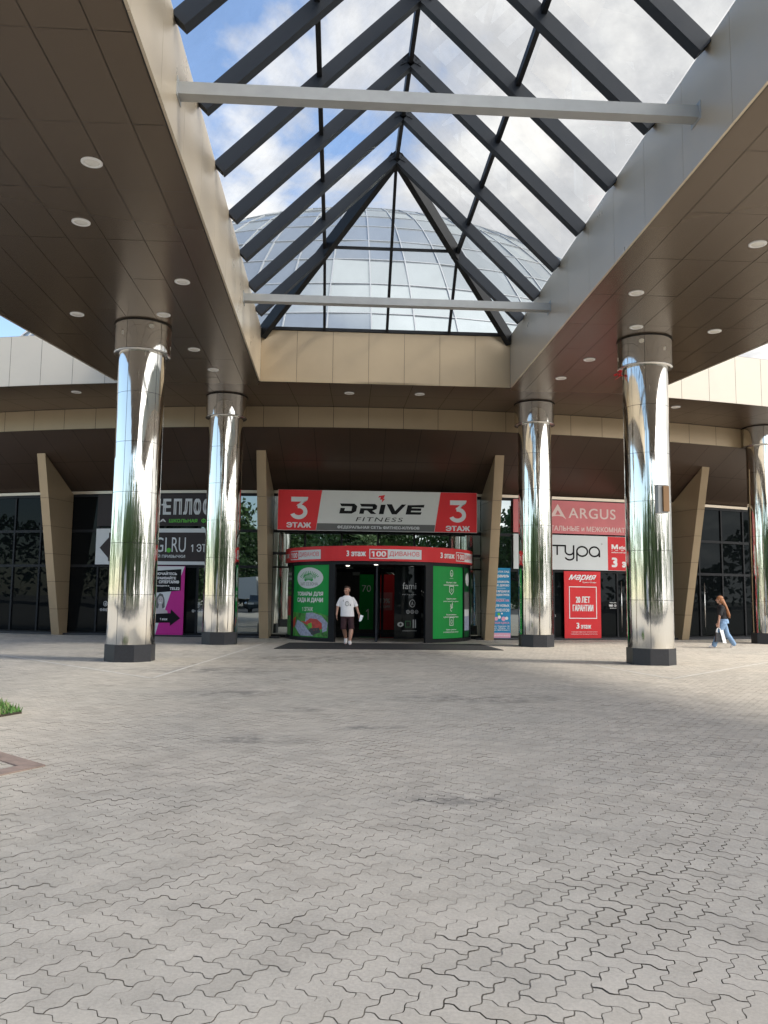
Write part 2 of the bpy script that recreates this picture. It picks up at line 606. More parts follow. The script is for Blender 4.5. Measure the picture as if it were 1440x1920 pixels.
# ------------------------------------------------------------------ ground
b = MB()
b.face([(-900, -900, -0.0095), (900, -900, -0.0095), (900, 900, -0.0095), (-900, 900, -0.0095)])
tag(b.build('ground', M['far_paving']), kind='structure')
b = MB()
b.face([(-4.9, -2.05, -0.0045), (5.6, -2.05, -0.0045), (26.3, 31.3, -0.0045), (-20.7, 31.3, -0.0045)])
tag(b.build('paving_joints', M['joint']), kind='structure')
b = MB()
b.face([(-200, -46, -0.004), (200, -46, -0.004), (200, -14, -0.004), (-200, -14, -0.004)])
tag(b.build('road', M['asphalt']), kind='structure')


def paving():
    U = 0.1065
    ang = R(-35)
    ca, sa = math.cos(ang), math.sin(ang)
    A, T0, T1 = 0.115, 0.33, 0.67      # each unit edge is a short S, the same on every side

    def hedge(i, j, fw):
        e = [(i, j), (i + .17, j + A * .75), (i + T0, j + A), (i + T1, j - A), (i + .83, j - A * .75)]
        return e if fw else [(i + 1, j), (i + .83, j - A * .75), (i + T1, j - A), (i + T0, j + A), (i + .17, j + A * .75)]

    def vedge(i, j, fw):
        e = [(i, j), (i - A * .75, j + .17), (i - A, j + T0), (i + A, j + T1), (i + A * .75, j + .83)]
        return e if fw else [(i, j + 1), (i + A * .75, j + .83), (i + A, j + T1), (i - A, j + T0), (i - A * .75, j + .17)]

    def outline(i, j, horiz):
        w, h = (2, 1) if horiz else (1, 2)
        p = []
        for k in range(w):
            p += hedge(i + k, j, True)
        for k in range(h):
            p += vedge(i + w, j + k, True)
        for k in reversed(range(w)):
            p += hedge(i + k, j + h, False)
        for k in reversed(range(h)):
            p += vedge(i, j + k, False)
        return np.array(p, float)

    protos = {}
    for horiz in (True, False):
        for par in (0,):
            o = outline(0, 0, horiz)
            nx = np.roll(o, -1, 0) - o
            pv = o - np.roll(o, 1, 0)
            nrm = lambda d: np.stack([d[:, 1], -d[:, 0]], 1) / np.linalg.norm(d, axis=1)[:, None]
            n_ = nrm(nx) + nrm(pv)
            n_ /= np.maximum(0.35, (n_ ** 2).sum(1))[:, None] / 2
            protos[(horiz, par)] = (o, n_)
    vs, fl, sh = [], [], []
    nmax = int(50 / U)
    I, J = np.meshgrid(np.arange(-nmax, nmax), np.arange(-nmax, nmax), indexing='ij')
    X = (I * ca - J * sa) * U
    Y = (I * sa + J * ca) * U
    ok = (Y > -2.0) & (Y < 31.0) & (X > -0.47 * Y - 6.0) & (X < 0.62 * Y + 7.0) & (((I - J) % 4 == 0) | ((I - J) % 4 == 3))
    I, J = I[ok], J[ok]
    X, Y = X[ok], Y[ok]
    n = len(I)
    gap = 0.011 + 0.012 * rng.random(n)
    # wide open joints where the blocks have crept apart
    open_ = np.exp(-(((X - 1.15) * 0.74 + (Y - 4.0) * -0.67) ** 2) / 0.35 ** 2) * np.exp(-(((X - 1.15) * 0.67 + (Y - 4.0) * 0.74) ** 2) / 1.4 ** 2)
    gap = gap + 0.022 * open_
    tilt = rng.normal(0, 0.006, (n, 2))
    zj = rng.normal(0, 0.0006, n) + 0.0005
    shade = np.clip(rng.normal(0.5, 0.30, n), 0, 1)
    cnt = 0
    starts, tot = [], []
    for (horiz, par), (o, n_) in protos.items():
        mk = (((I - J) % 4 == 0) == horiz)
        idx = np.nonzero(mk)[0]
        if len(idx) == 0:
            continue
        k = len(o)
        c = o.mean(0)
        g = gap[idx][:, None, None]
        loc = o[None] - n_[None] * g
        gx = loc[..., 0] + I[idx][:, None]
        gy = loc[..., 1] + J[idx][:, None]
        wx = (gx * ca - gy * sa) * U
        wy = (gx * sa + gy * ca) * U
        wz = zj[idx][:, None] + (loc[..., 0] - c[0]) * U * tilt[idx][:, :1] + (loc[..., 1] - c[1]) * U * tilt[idx][:, 1:]
        vs.append(np.stack([wx, wy, wz], -1).reshape(-1, 3))
        starts.append(cnt + np.arange(len(idx)) * k)
        tot.append(np.full(len(idx), k))
        sh.append(shade[idx])
        cnt += len(idx) * k
    V = np.concatenate(vs).astype(np.float32)
    st = np.concatenate(starts).astype(np.int32)
    tt = np.concatenate(tot).astype(np.int32)
    me = bpy.data.meshes.new('paving')
    me.vertices.add(len(V))
    me.vertices.foreach_set('co', V.ravel())
    me.loops.add(len(V))
    me.loops.foreach_set('vertex_index', np.arange(len(V), dtype=np.int32))
    me.polygons.add(len(st))
    me.polygons.foreach_set('loop_start', st)
    me.polygons.foreach_set('loop_total', tt)
    me.update(calc_edges=True)
    me.validate()
    at = me.attributes.new('shade', 'FLOAT', 'FACE')
    at.data.foreach_set('value', np.concatenate(sh).astype(np.float32))
    me.materials.append(M['paver'])
    o = bpy.data.objects.new('paving', me)
    COL.objects.link(o)
    tag(o, kind='structure')


paving()

# pale flush edging that frames the paving round the columns
b = MB()
for pts in ([(5.92, 18.87), (6.48, 15.69), (10.71, 20.03), (13.5, 22.9)], [(-10.5, 23.4), (-8.13, 20.81), (-3.27, 15.27), (-2.39, 24.73), (-2.2, 27.2)]):
    for (xa, ya), (xb, yb_) in zip(pts, pts[1:]):
        L_ = math.hypot(xb - xa, yb_ - ya)
        nx_, ny_ = -(yb_ - ya) / L_ * .035, (xb - xa) / L_ * .035
        b.face([(xa - nx_, ya - ny_, .0052), (xb - nx_, yb_ - ny_, .0052), (xb + nx_, yb_ + ny_, .0052), (xa + nx_, ya + ny_, .0052)])
tag(b.build('paving_edging', M['edging']), kind='structure')

# red kerb strip and the lawn corner at the left edge
b = MB()
b.prism([(-3.20, 8.22, -0.02), (-2.5, 7.53, -0.02), (-2.72, 7.50, -0.02), (-3.26, 8.03, -0.02)][::-1], (0, 0, 0.034))
b.prism([(-2.5, 7.53, -0.02), (-4.0, 5.0, -0.02), (-4.17, 5.1, -0.02), (-2.72, 7.50, -0.02)][::-1], (0, 0, 0.034))
b.prism([(-3.20, 8.22, -0.02), (-3.26, 8.03, -0.02), (-6.0, 10.74, -0.02), (-5.9, 10.92, -0.02)], (0, 0, 0.034))
tag(b.build('kerb_strip', M['kerb']), kind='structure')
lawn_poly = [(-7.5, 12.6), (-4.6, 11.75), (-3.9, 10.77), (-4.1, 10.3), (-6.5, 8.6), (-9.5, 9.5)]
b = MB()
b.prism([(x, y, -0.01) for x, y in lawn_poly][::-1], (0, 0, 0.035))
tag(b.build('flowerbed_soil', M['soil']), kind='structure')
b = MB()
n_in = 0
while n_in < 9000:
    x, y = random.uniform(-7.5, -3.88), random.uniform(9.0, 12.5)
    ins = False
    for i in range(len(lawn_poly)):
        (x1, y1), (x2, y2) = lawn_poly[i], lawn_poly[(i + 1) % len(lawn_poly)]
        if (y1 > y) != (y2 > y) and x < (x2 - x1) * (y - y1) / (y2 - y1) + x1:
            ins = not ins
    if not ins:
        continue
    n_in += 1
    a, h, w = random.uniform(0, 2 * PI), random.uniform(0.03, 0.11), random.uniform(0.008, 0.022)
    lx, ly = random.uniform(-.05, .05), random.uniform(-.05, .05)
    b.face([(x - w * math.cos(a), y - w * math.sin(a), 0.02), (x + w * math.cos(a), y + w * math.sin(a), 0.02), (x + lx, y + ly, 0.02 + h)], random.choice((0, 0, 0, 1, 2)))
tag(b.build('grass', [M['grass'], M['leaf2'], M['dry_blade']]), label='short green grass at the corner of the flower bed', cat='grass', kind='stuff')

# ------------------------------------------------------------------ round building
bld = tag(empty('shopping_centre', (CC[0], 30, 0)), 'round shopping centre with a glass dome, cream parapet and dark glass front', 'building')
AW = 0.52      # half angle of the modelled ring


def ring_quads(b, r0, z0, r1, z1, step, gap, mi=0, a0=-AW, a1=AW, rows=1):
    n = max(1, int(round((a1 - a0) / step)))
    for k in range(n):
        p, q = a0 + (a1 - a0) * k / n, a0 + (a1 - a0) * (k + 1) / n
        for j in range(rows):
            ra, rb = r0 + (r1 - r0) * j / rows, r0 + (r1 - r0) * (j + 1) / rows
            za, zb = z0 + (z1 - z0) * j / rows, z0 + (z1 - z0) * (j + 1) / rows
            L = math.hypot(rb - ra, zb - za)
            e = gap / L
            ra2, za2 = ra + (rb - ra) * e, za + (zb - za) * e
            rb2, zb2 = rb - (rb - ra) * e, zb - (zb - za) * e
            ga, gb = gap / ra, gap / rb
            b.face([P3(ra2, p + ga, za2), P3(ra2, q - ga, za2), P3(rb2, q - gb, zb2), P3(rb2, p + gb, zb2)], mi)


def ring_back(b, r0, z0, r1, z1, mi=1, a0=-AW, a1=AW):
    n = 48
    for k in range(n):
        p, q = a0 + (a1 - a0) * k / n, a0 + (a1 - a0) * (k + 1) / n
        b.face([P3(r0, p, z0), P3(r0, q, z0), P3(r1, q, z1), P3(r1, p, z1)], mi)


b = MB()
ring_quads(b, RP, ZS + 0.004, RS, ZS + 0.004, 1.18 / 44, 0.006, rows=2)
ring_back(b, RP, ZS + 0.03, RS, ZS + 0.03)
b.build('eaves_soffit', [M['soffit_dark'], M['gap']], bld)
b = MB()
ring_quads(b, RS, ZS, RS, ZSTEP, 1.18 / 44, 0.007)
ring_back(b, RS - 0.03, ZS + .02, RS - 0.03, ZSTEP)
b.build('step_fascia', [M['gold'], M['gap']], bld)
b = MB()
ring_quads(b, RS, ZSTEP, RF, ZF, 1.18 / 43, 0.006, rows=2)
ring_back(b, RS, ZSTEP + 0.03, RF, ZF + 0.03)
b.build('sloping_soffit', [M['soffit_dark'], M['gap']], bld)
b = MB()
# parapet: curved outside the canopy, flat panels behind the skylight well
aL = math.asin((CX - 6.4 - CC[0]) / RP)
aR = math.asin((CX + 6.4 - CC[0]) / RP)
ring_quads(b, RP, ZS, RP, ZT, 1.03 / RP, 0.006, a0=-AW, a1=aL)
ring_quads(b, RP, ZS, RP, ZT, 1.03 / RP, 0.006, a0=aR, a1=AW)
ring_back(b, RP - 0.03, ZS, RP - 0.03, ZT - 0.005)
b.build('parapet', [M['cream_lit'], M['gap']], bld)
b = MB()
for k in range(40):
    p, q = -AW + 2 * AW * k / 40, -AW + 2 * AW * (k + 1) / 40
    b.face([P3(RP, p, ZT), P3(RP, q, ZT), P3(30, q, ZT), P3(30, p, ZT)])
b.build('roof_deck', M['roof'], bld)

# glass front: panes, frames, head trim
FIN = [-0.2887, -0.0989, 0.0953, 0.2889]
edges = [-AW] + FIN + [AW]
for bi in range(5):
    a0, a1 = edges[bi], edges[bi + 1]
    centre = bi == 2
    n = max(2, int(round((a1 - a0) * RF / 1.25)))
    fr = MB()
    gl = MB()
    g2 = MB()
    zs = [0.10, 2.55, 3.86, 5.23]
    for k in range(n):
        p, q = a0 + (a1 - a0) * k / n, a0 + (a1 - a0) * (k + 1) / n
        mid = (p + q) / 2
        for z0, z1 in zip(zs, zs[1:]):
            if centre and z0 < 2.5 and abs(mid) < 0.078:
                continue
            if centre and abs(mid) < 0.078 and z0 < 3:
                z0 = 3.05
            e = 0.03 / RF
            (gl if abs(mid) < 0.165 else g2).face([P3(RF, p + e, z0 + .03), P3(RF, q - e, z0 + .03), P3(RF, q - e, z1 - .03), P3(RF, p + e, z1 - .03)])
    for k in range(n + 1):
        a = a0 + (a1 - a0) * k / n
        zb = 0.0 if not (centre and abs(a) < 0.08) else 3.2
        c = Vector(P3(RF + 0.0, a, 0))
        t_ = Vector((math.cos(a), math.sin(a), 0))
        nn = Vector((math.sin(a), -math.cos(a), 0))
        w, d = 0.035, 0.05
        q = [c - t_ * w + nn * d, c + t_ * w + nn * d, c + t_ * w - nn * d, c - t_ * w - nn * d]
        fr.hexa([v + Vector((0, 0, zb)) for v in q] + [v + Vector((0, 0, 5.23)) for v in q])
    for z in ([0.05, 2.55, 3.86, 5.20] if not centre else [3.05, 3.86, 5.20]):
        for k in range(n):
            p, q = a0 + (a1 - a0) * k / n, a0 + (a1 - a0) * (k + 1) / n
            h = 0.05 if z > 0.1 else 0.055
            fr.hexa([P3(RF + .045, p, z - h), P3(RF + .045, q, z - h), P3(RF - .045, q, z - h), P3(RF - .045, p, z - h),
                     P3(RF + .045, p, z + h), P3(RF + .045, q, z + h), P3(RF - .045, q, z + h), P3(RF - .045, p, z + h)])
    gname = 'glazing'
    if gl.f:
        gl.build(gname, M['over_door'] if centre else M['facade'], bld)
    if g2.f:
        g2.build(gname, M['facade_black'], bld)
    fr.build('glazing_frame', M['black'], bld)
b = MB()
for k in range(60):
    p, q = -AW + 2 * AW * k / 60, -AW + 2 * AW * (k + 1) / 60
    b.hexa([P3(RF + .09, p, 5.25), P3(RF + .09, q, 5.25), P3(RF - .05, q, 5.25), P3(RF - .05, p, 5.25),
            P3(RF + .09, p, 5.352), P3(RF + .09, q, 5.352), P3(RF - .05, q, 5.352), P3(RF - .05, p, 5.352)])
b.build('head_trim', M['cream'], bld)
b = MB()
for k in range(60):
    p, q = -AW + 2 * AW * k / 60, -AW + 2 * AW * (k + 1) / 60
    if abs((p + q) / 2) < 0.085:
        continue
    b.hexa([P3(RF + .32, p, -.01), P3(RF + .32, q, -.01), P3(RF - .05, q, -.01), P3(RF - .05, p, -.01),
            P3(RF + .32, p, .06), P3(RF + .32, q, .06), P3(RF - .05, q, .06), P3(RF - .05, p, .06)])
b.build('threshold', M['granite'], bld)
# wall behind the glass so that nothing shines through
b = MB()
for k in range(40):
    p, q = -AW + 2 * AW * k / 40, -AW + 2 * AW * (k + 1) / 40
    if abs((p + q) / 2) < 0.085:
        b.face([P3(RF - 0.3, p, 3.3), P3(RF - 0.3, q, 3.3), P3(RF - 0.3, q, ZT), P3(RF - 0.3, p, ZT)])
    else:
        b.face([P3(RF - 0.3, p, 0), P3(RF - 0.3, q, 0), P3(RF - 0.3, q, ZT), P3(RF - 0.3, p, ZT)])
b.build('inner_wall', M['walldark'], bld)

# leaning fins
for a in FIN:
    t_ = Vector((math.cos(a), math.sin(a), 0))
    w = 0.165
    rt, zt_ = 43.0, ZSTEP + (ZF - ZSTEP) * (RS - 43.0) / (RS - RF) - 0.004
    rb_, ri = 41.62, RF + 0.06
    zi = ZF - 0.13 + 0.02

    def fx(z):
        return rb_ + (rt - rb_) * z / zt_
    b = MB()
    cuts = [0.0, 0.95, 1.95, 2.95, 3.95, 4.95]
    # body in courses with open joints between them
    for k, z0 in enumerate(cuts):
        z1 = cuts[k + 1] - 0.012 if k + 1 < len(cuts) else None
        if z1 is not None:
            prof = [(ri, z0), (fx(z0), z0), (fx(z1), z1), (ri, z1)]
        else:
            prof = [(ri, z0), (fx(z0), z0), (rt, zt_), (ri, ZF - 0.12 + 0.0)]
        poly = [Vector(P3(r_, a, z_)) - t_ * w for r_, z_ in prof]
        b.prism(poly, t_ * (2 * w), 0)
    prof = [(ri, 0.02), (fx(0.02) - 0.02, 0.02), (rt - .03, zt_ - .06), (ri, ZF - 0.16)]
    b.prism([Vector(P3(r_, a, z_)) - t_ * (w - .015) for r_, z_ in prof], t_ * (2 * w - .03), 1)
    b.build('leaning_fin', [M['gold'], M['gap']], bld)

# glass dome
DC, DR_ = Vector((CC[0], CC[1], -3.0)), 35.4
NM, e0, e1 = 84, math.asin(12.0 / 35.4), PI / 2 - 0.03
NP = 16
gl, fr = MB(), MB()


def DP(e, a, r=DR_):
    return DC + Vector((math.cos(e) * math.sin(a), -math.cos(e) * math.cos(a), math.sin(e))) * r


for k in range(NM):
    p, q = 2 * PI * k / NM, 2 * PI * (k + 1) / NM
    for j in range(NP):
        ea, eb = e0 + (e1 - e0) * j / NP, e0 + (e1 - e0) * (j + 1) / NP
        pts = [DP(ea, p), DP(ea, q), DP(eb, q), DP(eb, p)]
        c = sum(pts, Vector()) / 4
        nn = (c - DC).normalized()
        t1 = Vector((math.cos((p + q) / 2), math.sin((p + q) / 2), 0))
        t2 = nn.cross(t1)
        j1, j2 = random.gauss(0, 0.010), random.gauss(0, 0.010)
        gl.face([v + nn * ((v - c).dot(t1) * j1 + (v - c).dot(t2) * j2) for v in pts])
for k in range(0, NM):
    a = 2 * PI * k / NM
    if math.cos(a) < -0.2:
        continue
    t_ = Vector((math.cos(a), math.sin(a), 0)) * 0.032
    for j in range(NP if k % 2 == 0 else NP - 5):
        ea, eb = e0 + (e1 - e0) * j / NP, e0 + (e1 - e0) * (j + 1) / NP
        fr.hexa([DP(ea, a, DR_ - .02) - t_, DP(ea, a, DR_ - .02) + t_, DP(eb, a, DR_ - .02) + t_, DP(eb, a, DR_ - .02) - t_,
                 DP(ea, a, DR_ + .06) - t_, DP(ea, a, DR_ + .06) + t_, DP(eb, a, DR_ + .06) + t_, DP(eb, a, DR_ + .06) - t_])
for j in range(NP + 1):
    e = e0 + (e1 - e0) * j / NP
    for k in range(NM):
        p, q = 2 * PI * k / NM, 2 * PI * (k + 1) / NM
        if math.cos(p) < -0.2:
            continue
        d = 0.034 / DR_
        fr.hexa([DP(e - d, p, DR_ - .02), DP(e - d, q, DR_ - .02), DP(e + d, q, DR_ - .02), DP(e + d, p, DR_ - .02),
                 DP(e - d, p, DR_ + .05), DP(e - d, q, DR_ + .05), DP(e + d, q, DR_ + .05), DP(e + d, p, DR_ + .05)])
dome = gl.build('dome', M['dome'], bld)
fr.build('dome_frame', M['domeframe'], dome)

# entrance hall seen through the revolving door
b = MB()
x0, x1, y0, y1, z1 = -5.5, 8.7, 30.6, 46.0, 4.2
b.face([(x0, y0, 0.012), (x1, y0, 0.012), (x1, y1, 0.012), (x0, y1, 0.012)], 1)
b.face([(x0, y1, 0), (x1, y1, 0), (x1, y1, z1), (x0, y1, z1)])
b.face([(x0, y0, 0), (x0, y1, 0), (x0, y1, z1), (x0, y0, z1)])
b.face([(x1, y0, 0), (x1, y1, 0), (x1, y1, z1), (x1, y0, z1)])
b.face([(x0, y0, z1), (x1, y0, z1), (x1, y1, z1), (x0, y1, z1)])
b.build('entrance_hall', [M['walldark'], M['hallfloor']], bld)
for x, y in ((0.6, 33.2), (2.4, 33.2), (4.4, 36), (-1.5, 37), (1.5, 41), (3.4, 42), (5.5, 41)):  # added, unseen ceiling panels that glow to brighten the hall and its banners
    b = MB()
    b.box(x - .22, x + .22, y - .22, y + .22, z1 - 0.03, z1 - 0.01)
    b.build('hall_fill_panel', M['lamp'], bld)

# side door handles
for a, nm in ((0.227, 0), (0.3208, 1)):
    b = MB()
    c = Vector(P3(RF + 0.14, a, 0))
    nn = Vector((math.sin(a), -math.cos(a), 0))
    b.tube([c + Vector((0, 0, 0.28)), c + Vector((0, 0, 2.2))], 0.02, 10)
    for z in (0.45, 2.05):
        b.tube([c + Vector((0, 0, z)), c - nn * 0.10 + Vector((0, 0, z))], 0.012, 8)
    b.build('door_handle', M['steel'], bld, smooth=True)

# ------------------------------------------------------------------ entrance canopy
can = tag(empty('entrance_canopy', (CX, 12, 0)), 'brown soffited entrance canopy with a pitched glass roof down its middle', 'canopy')
xl, xr = CX - HW, CX + HW


def grid_panels(b, z, side):
    """soffit panels of one wing, clipped to its tapering outer edge"""
    ys = [YF + 0.0]
    y = 8.86 - 1.86 * 4
    ys = [YF] + [8.86 + 1.86 * k for k in range(-8, 9)] + [24.45]
    ys = sorted(set(round(v, 3) for v in ys if YF <= v <= 24.45))
    offs = [HW + 0.06, HW + 0.52] + [HW + 0.52 + 0.68 * k for k in range(1, 20)]
    g = 0.005
    for j in range(len(ys) - 1):
        for k in range(len(offs) - 1):
            poly = [(offs[k] + g, ys[j] + g * .6), (offs[k + 1] - g, ys[j] + g * .6), (offs[k + 1] - g, ys[j + 1] - g * .6), (offs[k] + g, ys[j + 1] - g * .6)]
            poly = clip_half(poly, 1, 0.2, 9.14 + 0.2 * 18.95 - 0.03)
            if len(poly) < 3:
                continue
            tx_, ty_ = random.gauss(0, .0022), random.gauss(0, .0016)
            oc, yc = (offs[k] + offs[k + 1]) / 2, (ys[j] + ys[j + 1]) / 2
            pts = [(CX + side * o, yy, z + (o - oc) * tx_ + (yy - yc) * ty_) for o, yy in poly]
            b.face(pts if side < 0 else pts[::-1])
    pts = [(CX + side * HW, YF, z + .02), (CX + side * wing_off(YF), YF, z + .02), (CX + side * wing_off(24.45), 24.45, z + .02), (CX + side * HW, 24.45, z + .02)]
    b.face(pts if side < 0 else pts[::-1], 1)


for side in (-1, 1):
    b = MB()
    grid_panels(b, ZS, side)
    b.build('soffit', [M['soffit'], M['gap']], can)
    b = MB()
    xx = CX + side * HW
    ys = [YB - 1.55 * k for k in range(0, 24)]
    ys = [v for v in ys if v > YF] + [YF]
    for yb_, ya in zip(ys, ys[1:]):
        b.box(min(xx, xx + side * .04), max(xx, xx + side * .04), ya + .004, yb_ - .004, ZS - .015, ZT)
    b.box(min(xx + side * .02, xx + side * .06), max(xx + side * .02, xx + side * .06), YF, YB, ZS, ZT - .01, 1)
    b.build('well_fascia', [M['cream'], M['gap']], can)
    # outer fascia, panel by panel, and roof deck
    b = MB()
    yy = 24.4
    while yy > YF + 0.5:
        ya = max(YF, yy - 1.05)
        o1, o2 = wing_off(yy), wing_off(ya)
        p = [(CX + side * o1, yy - .006, ZS - .004), (CX + side * o2, ya + .006, ZS - .004), (CX + side * o2, ya + .006, ZT), (CX + side * o1, yy - .006, ZT)]
        b.prism(p, (side * 0.03, 0, 0))
        yy = ya
    b.build('outer_fascia', M['cream_lit'], can)
    b = MB()
    p = [(xx + side * .05, YF + .02, ZT - .012), (CX + side * (wing_off(YF) - .005), YF + .02, ZT - .012), (CX + side * (wing_off(24.6) - .005), 24.6, ZT - .012), (xx + side * .05, 24.6, ZT - .012)]
    b.face(p if side > 0 else p[::-1])
    b.build('roof_deck', M['roof'], can)
    b = MB()
    b.box(min(xx, CX + side * wing_off(YF)), max(xx, CX + side * wing_off(YF)), YF - .05, YF - .01, ZS - .004, ZT)
    b.build('front_fascia', M['cream'], can)
b = MB()
wp = 2 * HW / 7
for k in range(7):
    b.box(xl + k * wp + .005, xl + (k + 1) * wp - .005, YB, YB + .03, ZS - .012, ZT - .03)
b.box(xl, xr, YB + .02, YB + .06, ZS, ZT - .04, 1)
b.build('well_end_fascia', [M['gold'], M['gap']], can)

# glass roof: rafters, ridge, hips, purlins, glazing
SP = 1.95
rw, rd = 0.20, 0.26
slope = Vector((HW, 0, -(ZR - ZT)))
sl = slope.length
up_off = 0.5 * rd


def rafter(y, x_top_frac, side):
    """common rafter from ridge (or hip) to eave; x_top_frac = 0 at ridge"""
    top = Vector((CX + side * HW * x_top_frac, y, ZR - (ZR - ZT) * x_top_frac))
    bot = Vector((CX + side * (HW + 0.03), y, ZT - 0.03))
    b = MB()
    n_up = Vector((side * (ZR - ZT), 0, HW)).normalized()
    b.beam(top - n_up * rd / 2, bot - n_up * rd / 2, rw, rd, up=n_up)
    b.build('rafter', M['rafter'], can)


y = YR
ys_r = []
while y > YF - 0.2:
    ys_r.append(y)
    y -= SP
for y in ys_r:
    for side in (-1, 1):
        rafter(y, 0.0, side)
rafter_jack = [YR + SP * 0.92]
for y in rafter_jack:
    fr_ = (y - YR) / (YB - YR)
    for side in (-1, 1):
        rafter(y, fr_, side)
b = MB()
b.box(CX - .045, CX + .045, ys_r[-1], YR, ZR - 0.30, ZR - 0.02)
b.build('ridge_beam', M['black'], can)
for y in ys_r:      # bolted gusset plates where a pair of rafters meets
    b = MB()
    b.prism([(CX - .22, y - .118, ZR - .36), (CX, y - .118, ZR - .24), (CX + .22, y - .118, ZR - .36), (CX + .20, y - .118, ZR - .26), (CX + .02, y - .118, ZR - .06), (CX - .02, y - .118, ZR - .06), (CX - .20, y - .118, ZR - .26)], (0, .016, 0))
    for sx_ in (-1, 1):
        for (dx, dz) in ((.06, -.16), (.12, -.22), (.06, -.26), (.18, -.29)):
            b.tube([(CX + sx_ * dx, y - .125, ZR + dz), (CX + sx_ * dx, y - .14, ZR + dz)], .012, 6)
    b.build('gusset_plate', M['rafter'], can)
apex = Vector((CX, YR, ZR))
for side in (-1, 1):
    cor = Vector((CX + side * HW, YB, ZT))
    b = MB()
    b.beam(apex - Vector((0, 0, .17)), cor - Vector((0, 0, .17)), 0.18, 0.34)
    b.build('hip_rafter', M['black'], can)
    b = MB()
    ymid_end = YR + (YB - YR) * 0.5
    xm, zm = CX + side * HW * 0.5, ZR - (ZR - ZT) * 0.5
    b.beam((xm, ys_r[-1], zm - .06), (xm, ymid_end, zm - .06), 0.09, 0.16)
    b.build('purlin', M['black'], can)
b = MB()
ym, zm = YR + (YB - YR) * 0.5, ZR - (ZR - ZT) * 0.5
b.beam((CX - HW * .5, ym, zm - .04), (CX + HW * .5, ym, zm - .04), 0.07, 0.07)
b.build('hip_purlin', M['black'], can)
b = MB()
b.box(xl, xr, YB - .04, YB + .06, ZT - .02, ZT + .075)
b.build('hip_sill', M['black'], can)
for fx_ in (0.0, -0.5, 0.5):
    b = MB()
    top = Vector((CX + HW * fx_, YR + (YB - YR) * abs(fx_), ZR - (ZR - ZT) * abs(fx_)))
    bot = Vector((CX + HW * fx_, YB, ZT + .03))
    b.beam(top - Vector((0, 0, .05)), bot - Vector((0, 0, .02)), 0.08, 0.10, up=(0, .7, .7))
    b.build('hip_mullion', M['black'], can)
b = MB()
lift = 0.012
for side in (-1, 1):
    ysg = [YF] + sorted(v for v in ys_r if v > YF) + [YB]
    for ya, yb_ in zip(ysg, ysg[1:]):
        for f0, f1 in ((0, .5), (.5, 1)):
            def tp(f, y):
                return (CX + side * HW * f, y, ZR - (ZR - ZT) * f + lift + .02)
            poly = [(f0, ya), (f1, ya), (f1, yb_), (f0, yb_)]
            poly = clip_half(poly, -1, 1 / (YB - YR), YR / (YB - YR))
            if len(poly) > 2:
                b.face([tp(f, y) for f, y in poly])
b.face([tuple(apex + Vector((0, 0, .03))), (xl, YB, ZT + .08), (xr, YB, ZT + .08)])
b.build('roof_glazing', M['skyglass'], can)
for y, z in ((11.1, 8.57), (19.42, 8.65)):
    b = MB()
    b.box(xl + .012, xr - .012, y - .10, y + .10, z - .09, z + .09)
    o = b.build('tie_beam', M['tie'], can)
    bb = MB()
    for xq in (xl + .006, xr - .006):
        bb.box(xq - .006, xq + .006, y - .16, y + .16, z - .14, z + .14)
    bb.build('end_plate', M['tie'], o)

# ------------------------------------------------------------------ soffit lamps
LT = [(-3.69, 11.77), (-4.45, 13.78), (-3.21, 16.36), (-5.97, 18.54), (-4.0, 18.4), (-3.76, 21.02), (-3.54, 22.91), (-8.26, 25.95),
      (7.4, 13.67), (6.12, 16.16), (6.9, 18.26), (8.83, 18.39), (6.62, 20.94), (6.38, 22.84), (11.07, 25.96), (0.33, 25.21), (2.53, 25.12)]
LL = ['round soffit lamp nearest the camera on the left wing', 'round soffit lamp second nearest on the left wing, farther from the skylight well',
      'round soffit lamp between the left well edge and the near left column top', 'round soffit lamp outermost on the left wing, left of the near left column',
      'round soffit lamp just beside the collar of the near left column', 'round soffit lamp midway between the two left columns',
      'round soffit lamp just in front of the rear left column', 'round lamp under the eaves behind the left wing, left of the near left column',
      'round soffit lamp nearest the camera on the right wing, at the photo edge', 'round soffit lamp on the right wing, upper of the two above the near right column',
      'round soffit lamp touching the collar of the near right column, lower of two', 'round soffit lamp outermost on the right wing, right of the near right column',
      'round soffit lamp on the reddish right soffit, left of the near right column', 'round soffit lamp just above the rear right column, lowest on the reddish soffit',
      'round lamp under the eaves right of the near right column', 'round lamp under the middle eaves below the cream end panel, left of two',
      'round lamp under the middle eaves below the cream end panel, right of two']
proto = None
for (x, y), lab in zip(LT, LL):
    if proto is None:
        proto = empty('ceiling_light', (x, y, ZS))
        b = MB()
        b.lathe([(0.155, 0.0), (0.155, -0.012), (0.118, -0.022), (0.112, -0.006)], 32)
        o = b.build('rim', M['white'], proto, smooth=True, loc=(0, 0, 0))
        b = MB()
        b.lathe([(0.112, -0.006), (0.09, -0.016), (0.05, -0.022), (0.002, -0.024)], 32)
        b.build('diffuser', M['lens'], proto, smooth=True, loc=(0, 0, 0))
        t = proto
    else:
        t = copy_tree(proto)
        t.location = (x, y, ZS)
    tag(t, lab, 'ceiling lamp', 'round lamps in the soffit')

